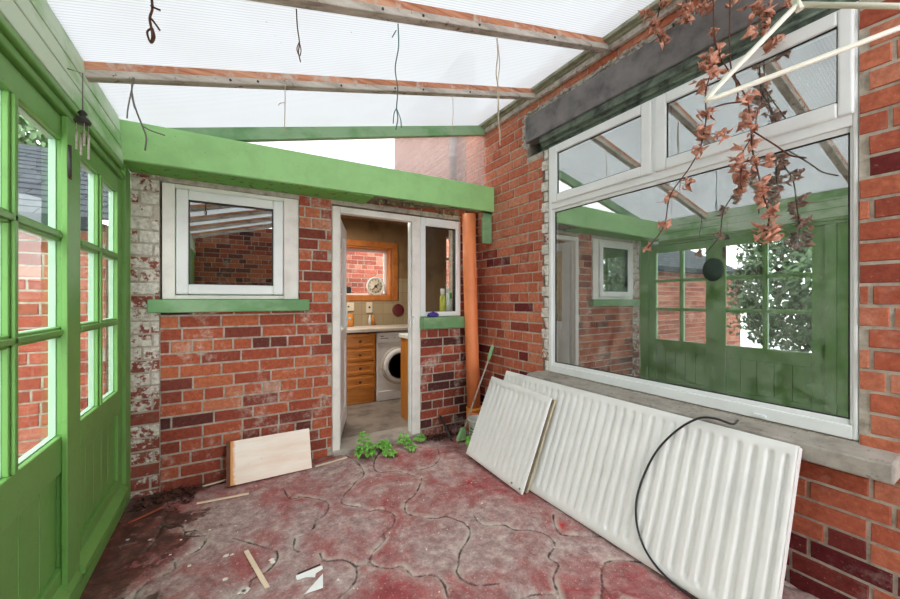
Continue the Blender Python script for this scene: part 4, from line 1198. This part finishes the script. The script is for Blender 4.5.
fp = lambda u, v: floor_at(u, v)
paper([(*fp(295.8, 577.5), .004), (*fp(322, 567), .004), (*fp(323, 570), .002), (*fp(316, 574), .0), (*fp(315, 578), 0), (*fp(306, 578), 0), (*fp(297, 581), 0)], 'torn white paper strip with a dark edge, near the bottom of the photo')
paper([(*fp(304.5, 595), 0), (*fp(323, 575.5), .006), (*fp(323, 589), .002)], 'white paper triangle just below the torn paper strip')
mb = MB(); a, b = fp(297.5, 576), fp(320, 566.5)
mb.tube([(a[0], a[1], .0095), (b[0], b[1], .0095)], 0.003, 6)
tag(mb.build('wire_offcut', 'cable', None, loc=(a[0], a[1], 0.008)), 'thin dark strip along the torn white paper', 'wire')
rr = random.Random(9)
mb = MB()
for (u, v, s_) in [(226, 556, .018), (247, 590, .022), (273, 562, .016), (297, 578, .01), (225, 580, .018), (232, 555, .012), (181, 540, .008), (170, 555, .008), (150, 540, .01), (190, 566, .01), (243, 592, .02), (210, 530, .008), (128, 540, .01), (272, 560, .014), (338, 580, .012)] + [(rr.uniform(150, 560), rr.uniform(480, 598), rr.uniform(.003, .006)) for _ in range(45)]:
    x, y = fp(u, v)
    if x < -.5 or x > 1.58 or y > 2.9: continue
    k = rr.randint(4, 6); a0 = rr.uniform(0, 6)
    mb.prism([(x + math.cos(a0 + i * 6.283 / k) * s_ * rr.uniform(.5, 1.2), y + math.sin(a0 + i * 6.283 / k) * s_ * rr.uniform(.4, .9), 0.0005) for i in range(k)], (0, 0, 0.0025))
tag(mb.build('paint_flakes', 'flake', None, loc=(0, 2, 0)), 'scattered pale paint flakes over the red floor', 'flakes', None, 'stuff')
mb = MB()
for k in range(420):          # leaf litter
    if k < 250: x, y = rr.gauss(1.62, .16), rr.gauss(2.89, .05)
    else: x, y = rr.uniform(-.52, -.2), rr.gauss(2.86, .09)
    if x > 1.88 or y > 2.985 or x < -.54: continue
    if 1.62 < x and y < 2.80 or x < 1.48 and x > 0 or (-.52 < x < -.34 and y < 2.79): continue
    mb.leaf((x, y, .004 + rr.random() * .008), (rr.gauss(0, 1), rr.gauss(0, 1), .1), (0, 0, 1), rr.uniform(.015, .035), rr.uniform(.008, .018), rr.uniform(-.6, .6))
tag(mb.build('leaf_litter', 'soil', None, loc=(1.6, 2.9, 0)), 'dark leaf litter in the corners along the back wall', 'litter', None, 'stuff')


# weeds at the doorway
def weed(x, y, h, n, spread, label, seed):
    r_ = random.Random(seed)
    t_ = thing('weed', (x, y, 0), label, 'weed', 'weeds along the doorway threshold')
    top = V((x + r_.uniform(-.02, .02), y, h))
    mb = MB(); mb.tube([(x, y, -0.004), (x + .006, y - .004, h * .5), top], [0.004, 0.003, 0.0015], 6)
    lf = MB()
    for k in range(n):
        f = (k + .5) / n
        p = V((x, y, 0.01)).lerp(top, f ** 1.2)
        a = k * 2.4 + r_.uniform(-.3, .3)
        d = V((math.cos(a), math.sin(a), r_.uniform(.1, .7)))
        L = spread * (1.1 - f * .65)
        q = p + d.normalized() * L * .6
        mb.tube([p, q], 0.0014, 5)
        for da in (-.8, 0, .8):
            d2 = V((math.cos(a + da), math.sin(a + da), r_.uniform(-.1, .4)))
            lf.leaf(q, d2, V((0, 0, 1)), L * .75, L * .55, r_.uniform(.2, .6))
    mb.build('stem', 'leaf', t_); lf.build('leaves', 'leaf', t_, )


weed(0.905, 2.83, 0.20, 26, 0.070, 'tallest leafy green weed at the left of the doorway threshold', 1)
weed(1.075, 2.90, 0.07, 16, 0.066, 'low spreading green weed right of the tallest one at the threshold', 2)
weed(1.075, 2.755, 0.035, 10, 0.055, 'small flat green weed on the floor crack in front of the threshold', 3)
weed(1.265, 2.885, 0.11, 15, 0.058, 'upright green weed in the middle of the threshold', 4)
weed(1.265, 2.76, 0.03, 8, 0.046, 'tiny green weed on the floor nearer than the upright one', 5)
weed(1.42, 2.90, 0.055, 14, 0.050, 'low green weed at the white jamb right of the doorway', 6)

# ------------------------------------------------------------------ hanging things
def hang(name, pts, r, mat, label, group='strings hanging from the rafters', cat='string', extra=None, seg=6):
    if abs(pts[0][1] - y1_) < .03:      # on the nearer rafter: keep the surveyed hang below it
        f_ = lambda q: (q[0] * .97, q[1], min(1.25 + (q[2] - 1.25) * .972, rz(q[0] * .97) + .002))
        pts = [(pts[0][0] * .97, pts[0][1], rz(pts[0][0] * .97))] + [f_(q) for q in pts[1:]]
        extra = [[f_(q) for q in e] for e in extra or []]
    mb = MB(); mb.tube(smooth_path(pts, 5), r, seg)
    for e in extra or []: mb.tube(smooth_path(e, 4), r * .8, seg)
    p = pts[-1]
    return tag(mb.build(name, mat, None, loc=p), label, cat, group)


y1_, y2_ = 1.552, 2.142
top = lambda x, y: (x, y, rz(x) + 0.0)
hang('hanging_twig', [top(-.242, y1_), (-.236, y1_, 2.25), (-.243, y1_, 2.21), (-.236, y1_, 2.16), (-.238, y1_, 2.13)], 0.004, 'twig', 'dark knotted twig hanging at the top left of the roof', None, 'twig',
     [[(-.240, y1_, 2.255), (-.225, y1_ - .01, 2.245), (-.215, y1_, 2.25)], [(-.242, y1_, 2.215), (-.226, y1_, 2.195), (-.216, y1_, 2.18)], [(-.238, y1_, 2.18), (-.250, y1_, 2.16), (-.240, y1_, 2.128), (-.230, y1_, 2.15), (-.236, y1_, 2.18)]])
hang('hanging_string', [top(.224, y1_), (.228, y1_, 2.36), (.236, y1_, 2.30), (.232, y1_, 2.26), (.240, y1_, 2.222)], 0.0024, 'twig', 'dark string with a loop under the nearer rafter, right of the twig', extra=[[(.234, y1_, 2.30), (.226, y1_, 2.27), (.236, y1_, 2.245), (.242, y1_, 2.27), (.236, y1_, 2.30)]])
hang('hanging_string', [top(.669, y1_), (.672, y1_, 2.44), (.655, y1_, 2.33), (.668, y1_, 2.24), (.662, y1_, 2.15), (.668, y1_, 2.10), (.658, y1_, 2.045)], 0.0028, 'teal', 'teal frayed string hanging under the middle of the nearer rafter',
     extra=[[(.664, y1_, 2.15), (.65, y1_, 2.12), (.645, y1_, 2.07)], [(.664, y1_, 2.14), (.682, y1_, 2.10), (.686, y1_, 2.06)], [top(.66, y1_), (.64, y1_, 2.47)]])
hang('hanging_string', [top(1.256, y1_), (1.262, y1_, 2.60), (1.25, y1_, 2.50), (1.268, y1_, 2.40), (1.262, y1_, 2.28), (1.274, y1_, 2.18), (1.277, y1_, 2.105)], 0.0035, 'twine', 'thick pale twine hanging from the nearer rafter close to the house wall',
     extra=[[(1.262, y1_, 2.66), (1.275, y1_, 2.55), (1.258, y1_, 2.42), (1.27, y1_, 2.30), (1.264, y1_, 2.20)]])
hang('hanging_wire', [top(-.385, y2_), (-.388, y2_, 2.17), (-.372, y2_, 2.10), (-.352, y2_, 2.04), (-.338, y2_, 1.99), (-.342, y2_, 1.93)], 0.0035, 'wire', 'grey wire loop hanging at the left end of the farther rafter', None, 'wire',
     [[top(-.38, y2_), (-.40, y2_, 2.12), (-.405, y2_, 2.06)], [(-.387, y2_, 2.18), (-.378, y2_, 2.11), (-.384, y2_, 2.14)], [(-.352, y2_, 2.04), (-.32, y2_, 2.025), (-.27, y2_, 2.015)]])
hang('hanging_string', [top(.244, y2_), (.243, y2_, 2.28), (.240, y2_, 2.148)], 0.0022, 'twine', 'thin pale string under the farther rafter, left of the teal one', extra=[[(.243, y2_, 2.31), (.22, y2_, 2.30), (.21, y2_, 2.285)]])
hang('hanging_string', [top(1.298, y2_), (1.302, y2_, 2.52), (1.294, y2_, 2.44), (1.298, y2_, 2.38)], 0.002, 'twine', 'faint pale string under the right half of the farther rafter', extra=[[(1.298, y2_, 2.46), (1.285, y2_, 2.40)]])
# wind chime
wc = thing('hanging_wind_chime', (-0.495, 1.93, 1.81), 'small wind chime hanging from the pale green boards above the doors', 'wind chime')
mb = MB(); mb.tube([(-0.537, 1.93, 2.125), (-0.495, 1.93, 2.12), (-0.495, 1.93, 1.975)], 0.0022, 6); mb.build('cord', 'wire', wc)
mb = MB(); mb.lathe((-0.495, 1.93, 1.925), [(0, .055), (.006, .052), (.015, .040), (.008, .030), (.018, .022), (.026, .010), (.022, 0), (0, 0)], 'z', 20); mb.build('cap', 'dark_metal', wc)
for k in range(4):
    a = k * 1.57 + .5
    x, y = -0.495 + math.cos(a) * .017, 1.93 + math.sin(a) * .017
    mb = MB(); mb.tube([(x, y, 1.925), (x, y, 1.885)], 0.001, 5); mb.tube([(x, y, 1.89), (x, y, 1.795 + .014 * k)], 0.0036, 10); mb.build('rod', 'rafter', wc)

# white plastic coat hanger close to the viewer
ha = thing('hanging_coat_hanger', (0.9, 0.23, 1.65), 'white plastic coat hanger hanging close to the viewer before the window', 'coat hanger')
C_, A__, M_ = V((0.774, 0.354, 1.627)), V((0.890, 0.249, 1.791)), V((0.914, 0.224, 1.687))
E_ = M_ * 2 - C_
rt = lambda p, q, d: p + (q - p).normalized() * d
mb = MB()
path = [rt(A__, C_, .004), rt(C_, A__, .03), rt(C_, A__, .012) * .8 + rt(C_, E_, .012) * .2, C_ + ((A__ - C_).normalized() + (E_ - C_).normalized()) * .0035, rt(C_, E_, .012) * .8 + rt(C_, A__, .012) * .2, rt(C_, E_, .03), rt(E_, C_, .03), rt(E_, C_, .012), E_, rt(E_, A__, .012), rt(E_, A__, .03), rt(A__, E_, .004)]
mb.tube(path, 0.0047, 12); mb.build('frame', 'hanger', ha)
mb = MB(); nrm = (A__ - M_).normalized(); ax = (E_ - C_).normalized()
mb.tube([A__ - nrm * .012, A__ + nrm * .012], 0.0062, 12); mb.build('neck', 'hanger', ha)
mb = MB()
hk = [A__ + nrm * .012, A__ + nrm * .03] + [A__ + nrm * (.055 + .025 * math.sin(t_)) + ax * (.025 * math.cos(t_)) for t_ in [R(-60 + 24 * i) for i in range(11)]]
mb.tube(smooth_path(hk, 4), 0.0022, 8); mb.build('hook', 'chrome', ha)
hkt = A__ + nrm * .079
mb = MB(); mb.tube([hkt, (hkt.x, hkt.y + .01, rz(hkt.x) - .1), (hkt.x, 0.270, rz(hkt.x) + .0)], 0.002, 6)
tag(mb.build('hanging_string', 'twine', None, loc=tuple(hkt)), 'string holding the coat hanger up to the roof', 'string')

# dried vine strands hanging from the roof edge in front of the big window
XV = 1.94


def win_at(u, v, x=XV):      # survey: photo pixel -> point in the upright plane the strands hang in
    o, p = (u - 450) / F_, (299.5 - v) / F_
    k = x / (SN + CS * o)
    return V((x, k * (CS - SN * o), 1.25 + k * p))


def vine(label, stems, clumps, seed, size=0.034):
    XV = {1: 1.95, 2: 1.95, 3: 2.03, 4: 1.87, 5: 1.95, 6: 2.04}[seed]
    r_ = random.Random(seed)
    P0 = [[win_at(u, v, XV + r_.uniform(-.02, .02)) for u, v in s_] for s_ in stems]
    head = P0[0][0]
    P0[0] = [V((XV + .02, head.y, rz(XV) + .05)), V((XV + .01, head.y, (head.z + rz(XV)) / 2))] + P0[0] if rz(XV) - head.z > .03 else P0[0]
    low = min(p.z for s_ in P0 for p in s_)
    t_ = thing('hanging_dried_vine', (XV, head.y, low), label, 'dried vine', 'dried vine strands hanging by the window')
    mb = MB()
    for s_ in P0: mb.tube(smooth_path(s_, 6), [0.0032] * (len(s_) * 6 - 5), 6)
    lf = MB()
    for (u, v, k) in clumps:
        c = win_at(u, v, XV + r_.uniform(-.03, .03))
        near = min((p for s_ in P0 for p in smooth_path(s_, 6)), key=lambda p: (p - c).length)
        mb.tube([near, (near + c) / 2 + V((0, 0, .008)), c], 0.0018, 5)
        for i in range(int(5 + 8 * k)):
            q = c + V((r_.gauss(0, .013), r_.gauss(0, .013), r_.gauss(0, .018))) * k
            d = V((r_.gauss(0, .7), r_.gauss(0, .7), -1.0 + r_.gauss(0, .5)))
            lf.leaf(q + V((0, 0, .015)), d, V((r_.gauss(0, 1), r_.gauss(0, 1), r_.gauss(0, .4))), size * r_.uniform(.7, 1.25) * (.6 + .4 * k), size * r_.uniform(.55, .95) * (.6 + .4 * k), r_.uniform(.7, 2.2))
    mb.build('stem', 'twig', t_)
    lf.build('leaves', 'dry_leaf', t_, solid=0.0008)
    return t_


vine('dried vine strand at the top left of the lintel, with a pale curled leaf clump', [[(664, -25), (660, 5), (656, 28), (661, 42)]], [(664, 6, .8), (649, 12, .9), (656, 27, 1.1), (661, 40, .9)], 1)
vine('short dried vine tuft on the lintel, second strand from the left', [[(686, -25), (686, 0), (685, 14)]], [(685, 10, 1.0), (688, 20, .7)], 2)
vine('small dried vine tuft at the top edge above the lintel middle', [[(708, -25), (707, 0), (706, 10)], [(708, -15), (722, -8), (735, 0)]], [(706, 9, .9), (735, 0, .8)], 3)
vine('longest dried vine strand, trailing down to the lower left over the big pane',
     [[(713, -30), (714, 28), (716, 56), (706, 90), (706, 120), (700, 150)], [(714, 40), (722, 60), (745, 95)], [(700, 150), (688, 170), (670, 196), (664, 226), (648, 248)], [(706, 110), (725, 104), (742, 102)]],
     [(714, 33, .5), (718, 56, 1.1), (714, 72, 1.3), (704, 66, .8), (702, 88, .9), (708, 114, .9), (705, 134, 1.0), (698, 152, .7), (722, 136, .7), (688, 184, .75), (670, 196, .6), (665, 226, .75), (648, 248, .6)], 4)
vine('dense dried vine strand hanging past the transom, its tip over the reflected beam',
     [[(731, -30), (730, 60), (740, 85), (748, 104), (751, 126), (752, 148), (756, 164), (763, 194), (769, 216), (766, 236)], [(751, 130), (775, 145), (790, 155), (806, 158)], [(750, 140), (742, 155), (741, 180)], [(738, 95), (734, 70)]],
     [(748, 100, 1.0), (749, 113, 1.0), (750, 126, 1.1), (752, 146, .8), (738, 162, 1.1), (742, 178, 1.2), (741, 188, .8), (754, 164, .6), (768, 162, .7), (763, 188, .9), (761, 198, .8), (770, 216, .9), (762, 236, 1.0), (773, 234, 1.0)], 5)
vine('dried vine strand above the right top light, beside the hanger arm', [[(756, -30), (756, 6), (762, 20), (773, 40)]], [(755, 7, .9), (767, 13, .9), (760, 29, 1.0), (774, 42, 1.1), (790, 4, .7)], 6)

# ------------------------------------------------------------------ light, camera
w = bpy.data.worlds.new('World'); SC.world = w
w.use_nodes = True
bg = w.node_tree.nodes['Background']
bg.inputs['Color'].default_value = (0.96, 0.985, 1.0, 1)
bg.inputs['Strength'].default_value = 4.0
# unseen lamp added to brighten the kitchen
kl = thing('added_fill_lamp', (1.0, 4.0, 2.2), 'round fill lamp added to brighten the kitchen, hidden by the door head', 'lamp')
mb = MB(); mb.lathe((1.0, 4.0, 2.28), [(0.0, .038), (0.15, .038), (0.16, .02), (0.12, -.02), (0, -.03)], 'z', 24); mb.build('fill_lamp_shade', 'white_paint', kl)
L = bpy.data.lights.new('kitchen_fill', 'AREA'); L.shape = 'DISK'; L.size = 0.3; L.energy = 17; L.color = (1.0, 0.92, 0.80)
lo = bpy.data.objects.new('kitchen_fill', L); COL.objects.link(lo); lo.location = (1.0, 4.0, 2.22)

cam = bpy.data.cameras.new('Camera')
cam.sensor_fit = 'HORIZONTAL'; cam.sensor_width = 36.0; cam.lens = 36.0 * F_ / 900.0; cam.clip_start = 0.02
co = bpy.data.objects.new('Camera', cam); COL.objects.link(co)
co.location = (0, 0, 1.25); co.rotation_euler = (R(90), 0, R(-30.8))
SC.camera = co
SC.view_settings.view_transform = 'Standard'
SC.view_settings.look = 'None'
SC.view_settings.gamma = 1.0
SC.view_settings.use_curve_mapping = False
SC.view_settings.exposure = 0.55
SC.cycles.use_denoising = True
SC.cycles.max_bounces = 10
SC.cycles.diffuse_bounces = 6
SC.cycles.glossy_bounces = 4
SC.cycles.transparent_max_bounces = 24
SC.cycles.sample_clamp_indirect = 6.0
SC.cycles.caustics_reflective = False
SC.cycles.caustics_refractive = False
